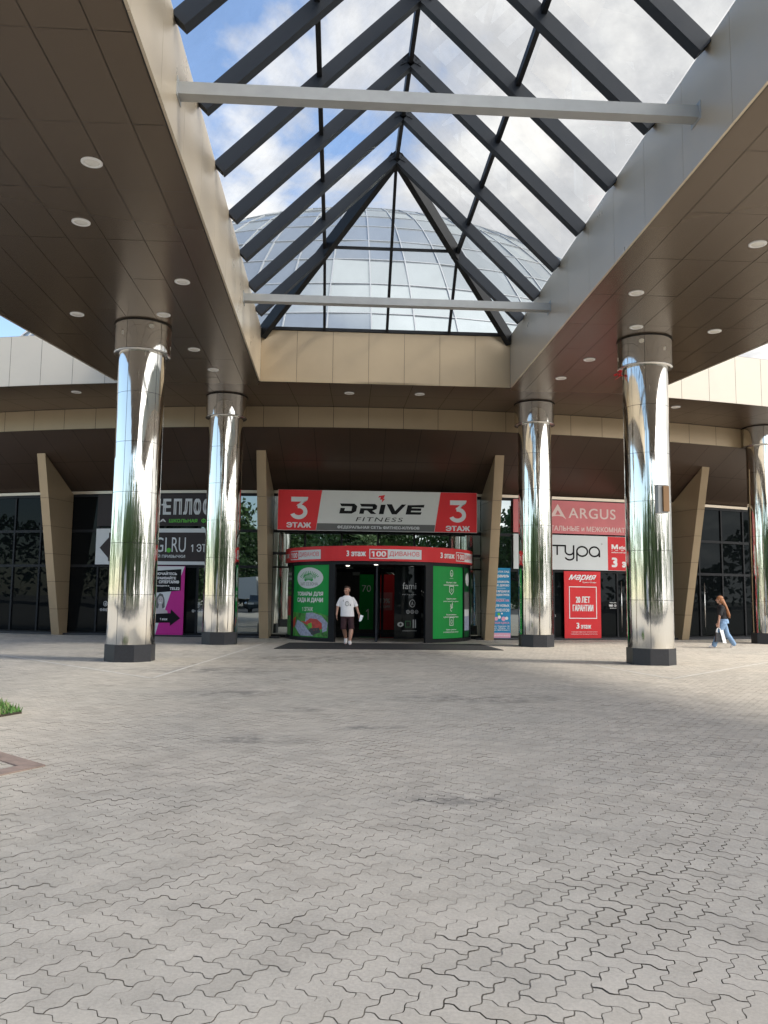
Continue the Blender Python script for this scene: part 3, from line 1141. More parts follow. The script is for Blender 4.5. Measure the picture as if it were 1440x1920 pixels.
# ------------------------------------------------------------------ columns
CP = [(CX - 6.065, 19.30, 'near left column of polished steel, the tallest on the left'), (CX + 6.065, 19.30, 'near right column of polished steel with a small brown wall lamp'),
      (CX - 4.985, 26.11, 'rear left column of polished steel beside the entrance fin'), (CX + 4.985, 26.11, 'rear right column of polished steel beside the blue poster'),
      (15.5, 28.9, 'polished steel column cut by the right edge of the photo')]
proto = None
for x, y, lab in CP:
    if proto is None:
        proto = empty('column', (x, y, 0))
        b = MB()
        n = 8
        pr = [(0.565 * math.cos(2 * PI * (k + .5) / n), 0.565 * math.sin(2 * PI * (k + .5) / n)) for k in range(n)]
        b.prism([(px, py, -.01) for px, py in pr][::-1], (0, 0, 0.39))
        b.build('plinth', M['granite'], proto, loc=(0, 0, 0))
        b = MB()
        rs = 0.535
        zc = [0.38, 1.50, 2.66, 3.82, 4.98, 6.14, 7.14]
        npan = 5
        for z0, z1 in zip(zc, zc[1:]):
            for k in range(npan):
                a0 = 2 * PI * (k + 0.02) / npan - 1.93
                a1 = 2 * PI * (k + 1 - 0.02) / npan - 1.93
                a0, a1 = 2 * PI * k / npan - 1.93 + .009, 2 * PI * (k + 1) / npan - 1.93 - .009
                b.lathe([(rs, z0 + .004), (rs, z1 - .004)], 18, a0=a0, a1=a1)
        b.lathe([(rs - .006, 0.38), (rs - .006, 7.14)], 60, mi=1)
        b.build('shaft', [M['chrome'], M['gap']], proto, smooth=True, loc=(0, 0, 0))
        b = MB()
        rc = 0.645
        for k in range(npan):
            a0, a1 = 2 * PI * k / npan - 1.93 + .008, 2 * PI * (k + 1) / npan - 1.93 - .008
            b.lathe([(rc, 7.12), (rc, ZS - .03)], 18, a0=a0, a1=a1)
        b.lathe([(rc - .006, 7.12), (rc - .006, ZS)], 60, mi=1)
        b.lathe([(rs - .005, 7.12), (rc + .006, 7.12), (rc + .006, 7.145), (rc - .004, 7.145)], 60, mi=2)
        b.lathe([(rc + .012, ZS - .035), (rc + .012, ZS - .001)], 60, mi=1)
        b.build('collar', [M['chrome'], M['gap'], M['steel']], proto, smooth=True, loc=(0, 0, 0))
        t = proto
    else:
        t = copy_tree(proto)
        t.location = (x, y, 0)
    tag(t, lab, 'column', 'polished steel columns under the canopy')

# small lamp on the near right column, red ribbon under its collar
lx, ly = CX + 6.065, 19.30
wl = tag(empty('wall_lamp', (lx + .535 * math.sin(.21), ly - .535 * math.cos(.21), 3.86)), 'small brown and grey box lamp fixed to the near right column', 'wall lamp')
wl.rotation_euler = (0, 0, 0.21)
b = MB()
b.box(-.13, .13, -.10, .02, -.33, .33)
b.build('housing', M['tie'], wl, loc=(0, 0, 0))
b = MB()
b.box(-.02, .132, -.145, -.095, -.30, .30)
b.build('lamp_face', M['lampbrown'], wl, loc=(0, 0, 0))
b = MB()
for k in range(9):
    a = k * 0.7
    p = Vector((6.84, 19.28, 7.02)) + Vector((random.uniform(-.07, .07), random.uniform(-.05, .05), random.uniform(-.10, .06)))
    q = p + Vector((random.uniform(-.12, .08), random.uniform(-.05, .05), random.uniform(-.12, .02)))
    b.beam(p, q, 0.045, 0.006, up=(math.sin(a), math.cos(a), .4))
tag(b.build('ribbon', M['red']), 'scrap of red ribbon caught under the collar of the near right column', 'ribbon')


# ------------------------------------------------------------------ printing helpers
def text2d(s, bold=0.0, shear=0.0, spacing=1.0):
    """glyph outlines filled contour by contour, so that overlapping strokes stay solid"""
    cu = bpy.data.curves.new('txt', 'FONT')
    cu.body = s
    cu.size = 1
    cu.offset = bold
    cu.shear = shear
    cu.space_character = spacing
    o = bpy.data.objects.new('txt', cu)
    COL.objects.link(o)
    dg = bpy.context.evaluated_depsgraph_get()
    crv = o.to_curve(dg)
    loops = []
    for sp in crv.splines:
        pts = []
        if sp.type == 'BEZIER':
            bp = sp.bezier_points
            for k in range(len(bp)):
                a, c = bp[k], bp[(k + 1) % len(bp)]
                straight = a.handle_right_type == 'VECTOR' and c.handle_left_type == 'VECTOR'
                seg = mgeo.interpolate_bezier(a.co, a.handle_right, c.handle_left, c.co, 2 if straight else 5)
                pts += [(q.x, q.y) for q in seg[:-1]]
        else:
            pts = [(q.co.x, q.co.y) for q in sp.points]
        out = []
        for q in pts:
            if not out or abs(q[0] - out[-1][0]) + abs(q[1] - out[-1][1]) > 1e-5:
                out.append(q)
        if len(out) > 2:
            ar = sum(out[k][0] * out[(k + 1) % len(out)][1] - out[(k + 1) % len(out)][0] * out[k][1] for k in range(len(out))) / 2
            if abs(ar) > 1e-7:
                loops.append((ar, out))
    o.to_curve_clear()
    bpy.data.objects.remove(o)
    bpy.data.curves.remove(cu)
    if not loops:
        return [], []
    if s[0] == '1':       # the built-in face draws 1 as a bare stem: give it its flag
        for ar, lp in loops:
            x0, x1 = min(q[0] for q in lp), max(q[0] for q in lp)
            y0, y1 = min(q[1] for q in lp), max(q[1] for q in lp)
            if len(lp) == 4 and y1 - y0 > 4 * (x1 - x0):
                fl_ = [(x0 + .004, y1), (x0 - .15, y1 - .10), (x0 - .15, y1 - .21), (x0 + .004, y1 - .115)]
                loops.append((ar * .2, fl_ if ar < 0 else fl_))
                break
    def inside(pt, poly):
        r = False
        for k in range(len(poly)):
            (x1, y1), (x2, y2) = poly[k], poly[(k + 1) % len(poly)]
            if (y1 > pt[1]) != (y2 > pt[1]) and pt[0] < (x2 - x1) * (pt[1] - y1) / (y2 - y1) + x1:
                r = not r
        return r

    outer, holes = [], []
    for q in loops:     # a hole lies in a larger contour that runs the other way round
        par = [o_ for o_ in loops if o_[0] * q[0] < 0 and abs(o_[0]) > abs(q[0]) and sum(inside(p_, o_[1]) for p_ in q[1]) > 0.8 * len(q[1])]
        (holes if par else outer).append(q)
    own = {k: [] for k in range(len(outer))}
    for ah, h in holes:
        best = None
        for k, (ao, po) in enumerate(outer):
            if abs(ao) > abs(ah) and ao * ah < 0 and sum(inside(q, po) for q in h) > 0.8 * len(h):
                if best is None or abs(ao) < abs(outer[best][0]):
                    best = k
        if best is not None:
            own[best].append(h)
    v, f = [], []
    for k, (ao, po) in enumerate(outer):
        polys = [[Vector((x, y, 0)) for x, y in q] for q in [po] + own[k]]
        flat = [p for q in polys for p in q]
        base = len(v)
        v += [(p.x, p.y, 0.0002 * (k % 3)) for p in flat]
        for t in mgeo.tessellate_polygon(polys):
            f.append(tuple(base + i for i in t))
    return v, f


def cylmap(c, r):
    def fn(u, v, off):
        a = u / r
        return (c[0] + (r + off) * math.sin(a), c[1] - (r + off) * math.cos(a), v)
    return fn


def flatmap(y):
    return lambda u, v, off: (u, y - off, v)


class Print:
    """flat ink laid on a surface, one mesh per colour"""

    def __init__(s, mp):
        s.mp = mp
        s.d = {}

    def mb(s, mat, name='lettering'):
        return s.d.setdefault((mat, name), MB())

    def text(s, t, u0, u1, v0, v1, mat, bold=0.0, shear=0.0, off=0.006, spacing=1.0, name='lettering'):
        vv, ff = text2d(t, min(bold, 0.0), shear, spacing)
        if not vv:
            return
        if bold > 0.004:      # heavier weight: the same glyphs struck again a hair aside
            hb = (v1 - v0) * bold * 1.5
            for k, (dx, dy) in enumerate(((-1, -.6), (1, -.6), (-1, .6), (1, .6))):
                s.text(t, u0 + hb + dx * hb, u1 - hb + dx * hb, v0 + hb * .6 + dy * hb, v1 - hb * .6 + dy * hb, mat, 0.0, shear, off + .0007 * (k + 1), spacing, name)
            return
        xs, ys = [q[0] for q in vv], [q[1] for q in vv]
        ax, bx, ay, by = min(xs), max(xs), min(ys), max(ys)
        b = s.mb(mat, name)
        i = len(b.v)
        for x, y, lz in vv:
            b.v.append(s.mp(u0 + (x - ax) / (bx - ax) * (u1 - u0), v0 + (y - ay) / (by - ay) * (v1 - v0), off + lz))
        for f in ff:
            b.f.append(tuple(i + k for k in f))
            b.mi.append(0)

    def poly(s, pts, mat, off=0.004, name='print', sub=0.25):
        # split into vertical strips so that it follows a curved surface
        b = s.mb(mat, name)
        u0, u1 = min(p[0] for p in pts), max(p[0] for p in pts)
        n = max(1, int(math.ceil((u1 - u0) / sub)))
        for k in range(n):
            a, c = u0 + (u1 - u0) * k / n, u0 + (u1 - u0) * (k + 1) / n
            q = clip_half(clip_half(list(pts), 1, 0, c), -1, 0, -a)
            if len(q) > 2:
                b.face([s.mp(x, y, off) for x, y in q])

    def rect(s, u0, u1, v0, v1, mat, off=0.004, name='print'):
        s.poly([(u0, v0), (u1, v0), (u1, v1), (u0, v1)], mat, off, name)

    def frame(s, u0, u1, v0, v1, w, mat, off=0.006, name='print'):
        s.rect(u0, u1, v0, v0 + w, mat, off, name)
        s.rect(u0, u1, v1 - w, v1, mat, off, name)
        s.rect(u0, u0 + w, v0 + w, v1 - w, mat, off, name)
        s.rect(u1 - w, u1, v0 + w, v1 - w, mat, off, name)

    def ellipse(s, u, v, ru, rv, mat, off=0.005, name='print', n=36):
        s.poly([(u + ru * math.cos(2 * PI * k / n), v + rv * math.sin(2 * PI * k / n)) for k in range(n)], mat, off, name, 0.2)

    def ring(s, u, v, ru, rv, w, mat, off=0.006, name='print', n=32, a0=0, a1=2 * PI):
        b = s.mb(mat, name)
        for k in range(n):
            p, q = a0 + (a1 - a0) * k / n, a0 + (a1 - a0) * (k + 1) / n
            b.face([s.mp(u + (ru - w) * math.cos(p), v + (rv - w) * math.sin(p), off), s.mp(u + ru * math.cos(p), v + rv * math.sin(p), off),
                    s.mp(u + ru * math.cos(q), v + rv * math.sin(q), off), s.mp(u + (ru - w) * math.cos(q), v + (rv - w) * math.sin(q), off)])

    def line(s, pts, w, mat, off=0.006, name='print'):
        b = s.mb(mat, name)
        for (x1, y1), (x2, y2) in zip(pts, pts[1:]):
            L = math.hypot(x2 - x1, y2 - y1)
            nx, ny = -(y2 - y1) / L * w / 2, (x2 - x1) / L * w / 2
            ex, ey = (x2 - x1) / L * w * .4, (y2 - y1) / L * w * .4
            b.face([s.mp(x1 + nx - ex, y1 + ny - ey, off), s.mp(x1 - nx - ex, y1 - ny - ey, off), s.mp(x2 - nx + ex, y2 - ny + ey, off), s.mp(x2 + nx + ex, y2 + ny + ey, off)])

    def done(s, parent):
        for (mat, name), b in s.d.items():
            b.build(name, M[mat], parent)


def board(name, mp, u0, u1, v0, v1, thick, mat, parent=None, step=0.4):
    b = MB()
    n = max(1, int(math.ceil((u1 - u0) / step)))
    for k in range(n):
        a, c = u0 + (u1 - u0) * k / n, u0 + (u1 - u0) * (k + 1) / n
        b.hexa([mp(a, v0, 0), mp(c, v0, 0), mp(c, v0, -thick), mp(a, v0, -thick), mp(a, v1, 0), mp(c, v1, 0), mp(c, v1, -thick), mp(a, v1, -thick)])
    return b.build(name, M[mat], parent)


RSG = 41.25
sm = cylmap(CC, RSG)

# --- left: dark sign
o = tag(board('shop_sign', sm, -10.65, -5.36, 4.03, 5.2, 0.06, 'brown_sign'), 'dark brown shop sign with pale letters, top of the left signs', 'sign')
p = Print(sm)
for ch, a, c in (('Ч', -8.62, -8.15), ('Е', -8.05, -7.74), ('П', -7.64, -7.33), ('Л', -7.27, -6.94), ('О', -6.88, -6.60), ('С', -6.53, -6.2)):
    p.text(ch, a, c, 4.44, 5.03, 'offwhite', 0.035)
p.rect(-8.12, -7.92, 4.78, 4.84, 'offwhite', 0.006)
p.text('ДА', -8.42, -7.92, 4.15, 4.28, 'white', 0.03)
p.text('ШКОЛЬНАЯ', -7.80, -6.72, 4.15, 4.28, 'lime', 0.03)
p.text('Ф', -6.57, -6.40, 4.13, 4.30, 'lime', 0.03)
p.ellipse(-10.02, 4.74, .05, .10, 'offwhite')
p.done(o)
# --- left: white and black arrow sign
o = tag(board('direction_sign', sm, -10.66, -5.50, 2.60, 3.93, 0.07, 'offwhite'), 'white sign with a black left pointing arrow panel, under the dark brown sign', 'sign')
p = Print(sm)
p.poly([(-10.14, 2.72), (-5.52, 2.72), (-5.52, 3.78), (-10.14, 3.78)], 'brown_sign')
p.poly([(-10.50, 3.22), (-10.14, 2.84), (-10.14, 3.60)], 'brown_sign', 0.0045)
p.text('GI', -8.30, -7.86, 3.06, 3.60, 'offwhite', -0.005)
p.ellipse(-7.77, 3.13, .085, .085, 'lime')
p.text('RU', -7.66, -7.13, 3.06, 3.60, 'offwhite', -0.005)
p.text('НОЙ ПРИВЫЧКИ', -8.42, -7.14, 2.85, 2.99, 'offwhite', 0.01)
p.text('1 ЭТ', -6.92, -6.36, 3.07, 3.36, 'offwhite', 0.012)
p.done(o)
# --- left: magenta poster
o = tag(board('advert_poster', sm, -8.80, -7.13, 0.06, 2.55, 0.03, 'pink'), 'magenta and white poster with a smiling woman and a black arrow', 'poster')
p = Print(sm)
p.poly([(-8.79, 0.07), (-8.12, 0.07), (-7.62, 1.62), (-7.62, 1.66), (-8.79, 1.6)], 'offwhite', 0.003)
p.poly([(-8.79, 2.54), (-8.79, 2.38), (-7.3, 2.38), (-7.26, 2.2), (-7.14, 2.54)], 'offwhite', 0.003)
p.poly([(-8.79, 1.52), (-7.26, 1.66), (-7.26, 2.44), (-8.79, 2.34)], 'ink', 0.005)
for t_, a, c, v, h in (('КЛЮЧАЙТЕСЬ', -8.34, -7.42, 2.22, .12), ('СТРАИВАЙТЕ', -8.34, -7.45, 2.06, .12), ('СУПЕРТАРИФ', -8.10, -7.33, 1.91, .12), ('переходите в', -8.34, -7.70, 1.79, .06)):
    p.text(t_, a, c, v, v + h, 'white', 0.03, off=0.008)
p.text('TELE2', -7.68, -7.30, 1.68, 1.78, 'white', 0.04, off=0.008)
# grey-toned portrait: hair, face, neck, shoulders, dress
p.poly([(-8.20, 1.10), (-8.16, 1.42), (-8.05, 1.56), (-7.93, 1.52), (-7.86, 1.34), (-7.84, 1.06), (-7.92, 0.98), (-8.14, 0.98)], 'darkgrey', 0.005, 'portrait_hair')
p.ellipse(-8.01, 1.29, .105, .165, 'photo_skin', 0.007, 'portrait_face')
p.poly([(-8.06, 1.18), (-7.96, 1.18), (-7.94, 1.02), (-7.74, 0.92), (-7.70, 0.72), (-8.34, 0.72), (-8.30, 0.92), (-8.09, 1.02)], 'photo_skin', 0.006, 'portrait_face')
p.poly([(-8.06, 1.23), (-7.96, 1.23), (-7.99, 1.19), (-8.03, 1.19)], 'white', 0.009, 'portrait_smile')
for ex in (-8.055, -7.965):
    p.ellipse(ex, 1.335, .016, .010, 'ink', 0.009, 'portrait_eye', 12)
p.poly([(-8.16, 0.07), (-7.70, 0.07), (-7.76, 0.60), (-8.02, 0.60)], 'pink', 0.006, 'portrait_dress')
p.poly([(-8.79, 0.46), (-7.62, 0.50), (-7.62, 0.38), (-7.24, 0.66), (-7.60, 0.98), (-7.61, 0.84), (-8.79, 0.78)], 'ink', 0.010)
p.text('1 этаж', -8.0, -7.72, 0.58, 0.66, 'white', 0.02, off=0.013)
p.done(o)
# --- window decals
for u, v in ((-6.62, 1.15), (-10.2, 1.15), (6.45, 1.10)):
    p = Print(cylmap(CC, RF + .01))
    p.ring(u, v, .085, .095, .014, 'white', 0.006, 'window_decal')
    p.text('d', u - .035, u + .035, v - .05, v + .06, 'white', 0.01, name='window_decal')
    for k in (-2, -1, 0, 1):
        p.ring(u + .11 * k + .05, v - .22, .046, .05, .010, 'white', 0.006, 'window_decal', 16)
        p.text('oxse'[k + 2], u + .11 * k + .03, u + .11 * k + .07, v - .24, v - .20, 'white', 0.02, name='window_decal')
    p.done(bld)
p = Print(cylmap(CC, RF + .01))
p.text('Режим работы', 8.90, 9.22, 1.36, 1.41, 'white', 0.02, name='window_decal')
p.text('10:00 - 22:00', 8.86, 9.26, 1.24, 1.32, 'white', 0.04, name='window_decal')
p.text('без выходных', 8.90, 9.24, 1.16, 1.20, 'white', 0.02, name='window_decal')
p.done(bld)

# --- right: faded red banner
o = tag(board('shop_banner', sm, 4.98, 9.60, 3.96, 5.2, 0.05, 'faded_red'), 'faded red ARGUS banner with a white triangle logo, top of the right signs', 'banner')
p = Print(sm)
p.poly([(6.40, 4.53), (6.74, 5.07), (7.08, 4.50), (6.93, 4.60), (6.74, 4.62), (6.55, 4.60)], 'faded_white')
p.poly([(6.64, 4.66), (6.74, 4.84), (6.85, 4.66)], 'faded_red', 0.007)
p.text('ARGUS', 7.18, 9.16, 4.55, 4.94, 'faded_white', 0.008, spacing=1.1)
p.text('ТАЛЬНЫЕ и МЕЖКОМНАТ', 6.44, 9.55, 4.06, 4.25, 'faded_white', 0.012)
p.done(o)
# --- right: white and red sign
o = tag(board('furniture_sign', sm, 4.98, 9.76, 2.60, 3.90, 0.06, 'offwhite'), 'white sign with thin black lowercase letters and a red right end', 'sign')
p = Print(sm)
p.rect(8.80, 9.75, 2.61, 3.89, 'red')
w = 0.062
p.line([(6.30, 3.50), (7.03, 3.50)], w, 'ink')
p.line([(6.70, 3.50), (6.70, 3.17)], w, 'ink')
p.ring(7.20, 3.30, .20, .165, w, 'ink', 0.0065, n=20, a0=PI, a1=2 * PI)
p.line([(7.03, 3.50), (7.03, 3.30)], w, 'ink', 0.0072)
p.line([(7.37, 3.50), (7.37, 3.08)], w, 'ink')
p.ring(7.20, 3.08, .20, .14, w, 'ink', 0.0065, n=20, a0=PI * 1.05, a1=2 * PI)
p.ring(7.72, 3.30, .25, .21, w, 'ink', 0.0065)
p.line([(7.50, 3.30), (7.50, 2.95)], w, 'ink', 0.0072)
p.ring(8.23, 3.30, .24, .21, w, 'ink', 0.0065)
p.line([(8.44, 3.30), (8.44, 3.12)], w, 'ink', 0.0072)
p.ring(8.54, 3.60, .03, .03, .008, 'ink', n=12)
p.text('М', 8.96, 9.24, 3.42, 3.60, 'white', 0.05)
p.text('ебель', 9.28, 9.72, 3.42, 3.55, 'white', 0.03)
p.rect(8.96, 9.70, 3.365, 3.385, 'white')
p.text('мебельный салон', 8.96, 9.70, 3.27, 3.33, 'white', 0.02)
p.text('3', 8.96, 9.20, 2.73, 3.10, 'white', 0.05)
p.text('эт', 9.40, 9.72, 2.73, 2.95, 'white', 0.05)
p.done(o)
# --- right: red guarantee poster
o = tag(board('guarantee_poster', sm, 6.97, 8.47, 0.05, 2.55, 0.03, 'red'), 'red poster with a white framed guarantee slogan on the glass', 'poster')
p = Print(sm)
p.text('мария', 7.15, 8.30, 2.16, 2.42, 'white', 0.02, shear=0.5)
p.text('Кухни и Шкафы', 7.72, 8.28, 2.10, 2.17, 'white', 0.01)
p.frame(7.16, 8.30, 0.78, 1.98, .03, 'white')
p.text('20 ЛЕТ', 7.43, 8.02, 1.37, 1.61, 'white', 0.025)
p.text('ГАРАНТИИ', 7.30, 8.15, 1.06, 1.30, 'white', 0.025)
p.text('3', 7.44, 7.56, 0.41, 0.63, 'white', 0.03)
p.text('этаж', 7.62, 8.05, 0.41, 0.55, 'white', 0.03)
p.text('на фасады и фурнитуру кухонной мебели', 7.24, 8.30, 0.27, 0.31, 'white', 0.01)
p.text('подробности у продавцов в салоне', 7.22, 8.30, 0.19, 0.23, 'white', 0.01)
p.done(o)
# --- right: blue poster behind the fin
o = tag(board('clinic_poster', sm, 3.98, 4.85, 0.06, 2.62, 0.03, 'blue'), 'tall narrow blue poster with pink and white lettering beside the entrance fin', 'poster')
p = Print(sm)
for t_, v, h, c in (('УГОЛОК САД', 2.44, .08, 'white'), ('карамель', 2.24, .13, 'white'), ('В ДОШКОЛЬ', 2.06, .09, 'white'), ('НОЕ ДЕРЕВО', 1.93, .09, 'white'), ('СТАРШАЯ И', 1.72, .09, 'white'),
                    ('МЛАДШАЯ ГРУППА', 1.58, .09, 'white'), ('СКИДКА 10%', 1.37, .10, 'palepink'), ('ДЛЯ НОВЫХ', 1.18, .11, 'white'), ('КЛИЕНТОВ', 1.02, .11, 'white'),
                    ('НАШИ АДРЕСА', 0.56, .09, 'palepink'), ('ул. Садовая, 28', 0.46, .06, 'white'), ('ул. Мира, 14', 0.39, .06, 'white'), ('ул. Цветочная, 5', 0.32, .06, 'white')):
    p.text(t_, 4.22, 4.80, v, v + h, c, 0.02)
p.rect(4.18, 4.66, 1.87, 1.88, 'white')
p.rect(4.18, 4.66, 1.48, 1.49, 'white')
for u, v, r_, c in ((4.30, .76, .07, 'palepink'), (4.42, .82, .06, 'white'), (4.40, .93, .05, 'lime'), (4.58, .76, .08, 'palepink'), (4.70, .78, .06, 'white'), (4.52, .95, .03, 'white')):
    p.ellipse(u, v, r_, r_, c)
p.rect(4.0, 4.84, 0.07, 0.25, 'palepink', 0.004)
p.text('ЖДЁМ ВАС!', 4.22, 4.80, 0.13, 0.19, 'white', 0.02, off=.007)
p.done(o)

# --- fitness sign over the door
fm = flatmap(29.2)
o = tag(board('fitness_sign', fm, -2.09, 5.04, 3.83, 5.275, 0.09, 'grey_sign', step=9), 'wide grey and red fitness club sign above the revolving door', 'sign')
p = Print(fm)
p.poly([(-2.08, 3.84), (-.73, 3.84), (-.53, 5.27), (-2.08, 5.27)], 'red')
p.poly([(3.50, 3.84), (5.03, 3.84), (5.03, 5.27), (3.72, 5.27)], 'red')
p.poly([(-.72, 3.845), (3.49, 3.845), (3.525, 4.09), (-.685, 4.09)], 'darkgrey')
for u0, v in ((-1.62, 0), (4.06, -.03)):
    # the big figure 3, flat topped
    p.poly([(u0, 4.85 + v), (u0 + .52, 4.85 + v), (u0 + .60, 5.02 + v), (u0, 5.02 + v)], 'offwhite', 0.006)
    p.poly([(u0 + .36, 4.85 + v), (u0 + .57, 4.90 + v), (u0 + .60, 5.01 + v), (u0 + .36, 4.73 + v), (u0 + .18, 4.70 + v)], 'offwhite', 0.0064)
    p.ring(u0 + .27, 4.49 + v, .31, .27, .145, 'offwhite', 0.0068, n=30, a0=-2.75, a1=1.75)
    p.text('ЭТАЖ', u0 - .15, u0 + .72, 3.92 + v * 1.3, 4.11 + v * 1.3, 'offwhite', 0.04)
# wordmark built from slanted strokes
sh = lambda pts: [(x + (y - 4.45) * 0.22, y) for x, y in pts]
B0, B1 = 4.45, 4.81


def stroke(pts):
    p.poly(sh(pts), 'ink', 0.006, 'lettering', 9)


ht = B1 - B0
x = 0.05
stroke([(x - .02, B1), (x + .50, B1), (x + .50, B1 - .10), (x + .06, B1 - .10)])
stroke([(x + .04, B0), (x + .20, B0), (x + .20, B1 - .16), (x + .04, B1 - .16)])
stroke([(x + .20, B0), (x + .48, B0), (x + .48, B0 + .10), (x + .20, B0 + .10)])
stroke([(x + .48, B0), (x + .62, B0 + .09), (x + .62, B1 - .09), (x + .50, B1), (x + .44, B1 - .10), (x + .45, B0 + .10)])
x = .80
stroke([(x - .06, B1), (x + .50, B1), (x + .50, B1 - .10), (x + .02, B1 - .10)])
stroke([(x, B0), (x + .16, B0), (x + .16, B1 - .16), (x, B1 - .16)])
stroke([(x + .48, B1), (x + .58, B1 - .06), (x + .58, B1 - .18), (x + .46, B1 - .24), (x + .42, B1 - .10)])
stroke([(x + .16, B1 - .16), (x + .46, B1 - .16), (x + .46, B1 - .24), (x + .16, B1 - .24)])
stroke([(x + .26, B1 - .24), (x + .44, B1 - .24), (x + .62, B0), (x + .42, B0)])
x = 1.50
stroke([(x, B0), (x + .17, B0), (x + .17, B1 - .02), (x, B1 - .02)])
x = 1.72
stroke([(x - .02, B1), (x + .17, B1), (x + .34, B0 + .12), (x + .52, B1), (x + .68, B1), (x + .42, B0), (x + .25, B0)])
x = 2.46
stroke([(x, B0), (x + .17, B0), (x + .17, B1 - .02), (x, B1 - .02)])
stroke([(x + .17, B1 - .02), (x + .60, B1), (x + .60, B1 - .10), (x + .17, B1 - .10)])
stroke([(x + .17, B0 + .14), (x + .52, B0 + .14), (x + .52, B0 + .23), (x + .17, B0 + .23)])
stroke([(x + .17, B0), (x + .54, B0), (x + .56, B0 + .09), (x + .17, B0 + .09)])
p.poly([(1.50, 5.10), (1.72, 5.14), (1.66, 5.0), (1.72, 5.0), (1.60, 4.86), (1.62, 4.97), (1.54, 4.97), (1.56, 5.06), (1.48, 5.04)], 'red', 0.006)
p.text('FITNESS', .68, 2.37, 4.18, 4.33, 'ink', -0.022, shear=0.2, spacing=1.2)
p.text('ФЕДЕРАЛЬНАЯ СЕТЬ ФИТНЕС-КЛУБОВ', .03, 2.96, 3.90, 4.02, 'offwhite', 0.025)
p.done(o)

# ------------------------------------------------------------------ revolving door
DCN, DRD = (1.6, 30.6), 3.36
rev = tag(empty('revolving_door', (DCN[0], DCN[1], 0)), 'round glass revolving door with green poster panels and a red band', 'revolving door')


def arc_box(b, r0, r1, a0, a1, z0, z1, n=None, mi=0):
    n = n or max(1, int((a1 - a0) / 0.07))
    for k in range(n):
        p, q = a0 + (a1 - a0) * k / n, a0 + (a1 - a0) * (k + 1) / n
        g = lambda r_, a, z: (DCN[0] + r_ * math.sin(a), DCN[1] - r_ * math.cos(a), z)
        b.hexa([g(r1, p, z0), g(r1, q, z0), g(r0, q, z0), g(r0, p, z0), g(r1, p, z1), g(r1, q, z1), g(r0, q, z1), g(r0, p, z1)], mi)


b = MB()
arc_box(b, 3.28, 3.40, -1.62, -.50, 0.0, 0.11)
arc_box(b, 3.28, 3.40, .43, 1.62, 0.0, 0.11)
arc_box(b, 3.24, 3.39, -1.62, 1.62, 2.58, 2.70)
for a0, a1 in ((-.568, -.50), (-1.19, -1.155), (.43, .518), (1.032, 1.048), (-1.55, -1.48), (1.32, 1.40)):
    arc_box(b, 3.27, 3.395, a0, a1, 0.11, 2.58)
for a0 in (2.55, -2.62):
    arc_box(b, 3.27, 3.39, a0, a0 + .07, 0.0, 2.58)
b.build('door_frame', M['black'], rev)
b = MB()
arc_box(b, 0.03, 3.40, -1.65, 1.65, 3.185, 3.20, 40)
arc_box(b, 0.03, 3.26, -1.65, 1.65, 2.60, 2.62, 40)
b.build('drum_ceiling', M['black'], rev)
for u, y in ((0.42, 29.2), (1.36, 27.9), (2.72, 29.3)):
    b = MB()
    b.lathe([(0.065, 2.598), (0.065, 2.588), (0.002, 2.586)], 16, c=(u, y, 0))
    b.build('downlight', M['lamp'], rev)
b = MB()
arc_box(b, 3.39, 3.46, -1.52, 1.52, 2.69, 3.19)
band = b.build('fascia_band', M['red'], rev)
p = Print(cylmap(DCN, 3.46))


def divan(c0, c1, full=True):
    """one repeat of the printed band between arc lengths c0..c1"""
    p.rect(c0, c1, 2.76, 3.08, 'offwhite', 0.004)
    k = c0 + (c1 - c0) * 0.34
    p.rect(c0 + .03, k, 2.79, 3.05, 'red', 0.006)
    p.text('100', c0 + .07, k - .05, 2.83, 3.01, 'white', 0.03, off=.008)
    p.text('ДИВАНОВ', k + .06, c1 - .08, 2.83, 3.01, 'red', 0.0, off=.007)


p.text('3 этаж', -1.28, -.61, 2.84, 3.03, 'white', 0.035, off=.006)
divan(-.50, 1.28)
p.text('3 этаж', 2.05, 2.76, 2.84, 3.03, 'white', 0.035, off=.006)
divan(2.85, 4.60)
p.text('этаж', -4.75, -4.20, 2.84, 3.0, 'white', 0.035, off=.006)
divan(-4.05, -2.27)
p.done(band)
# glazed side walls and their printed panels
b = MB()
arc_box(b, 3.30, 3.31, -1.62, -.56, 0.11, 2.58)
arc_box(b, 3.30, 3.31, .52, 1.62, 0.11, 2.58)
b.build('curved_glass', M['facade_black'], rev)
dm = cylmap(DCN, 3.345)
b = MB()
arc_box(b, 3.315, 3.345, -1.153, -.570, 0.13, 2.57)
pn = b.build('garden_poster', M['green'], rev)
p = Print(dm)
u0, u1 = -1.153 * 3.345, -.570 * 3.345
p.ellipse(-2.86, 2.13, .70, .36, 'offwhite')
for k in range(13):
    a = R(25 + 130 * k / 12)
    bx, by = -2.86 + .18 * math.cos(a), 2.0 + .06 * math.sin(a)
    ex, ey = -2.86 + .54 * math.cos(a), 2.06 + .30 * math.sin(a)
    p.line([(bx, by), (ex, ey)], .028, 'green', .007)
    p.line([((bx + ex) / 2, (by + ey) / 2), ((bx + ex) / 2 + .05, (by + ey) / 2 + .08)], .026, 'green', .0075)
p.text('ХИТ СЕЗОНА', -3.33, -2.39, 1.87, 1.98, 'darkgrey', -0.01, off=.007)
p.text('ТОВАРЫ ДЛЯ', -3.52, -2.15, 1.50, 1.66, 'white', 0.035, off=.007)
p.text('САДА И ДАЧИ', -3.52, -2.15, 1.28, 1.46, 'white', 0.035, off=.007)
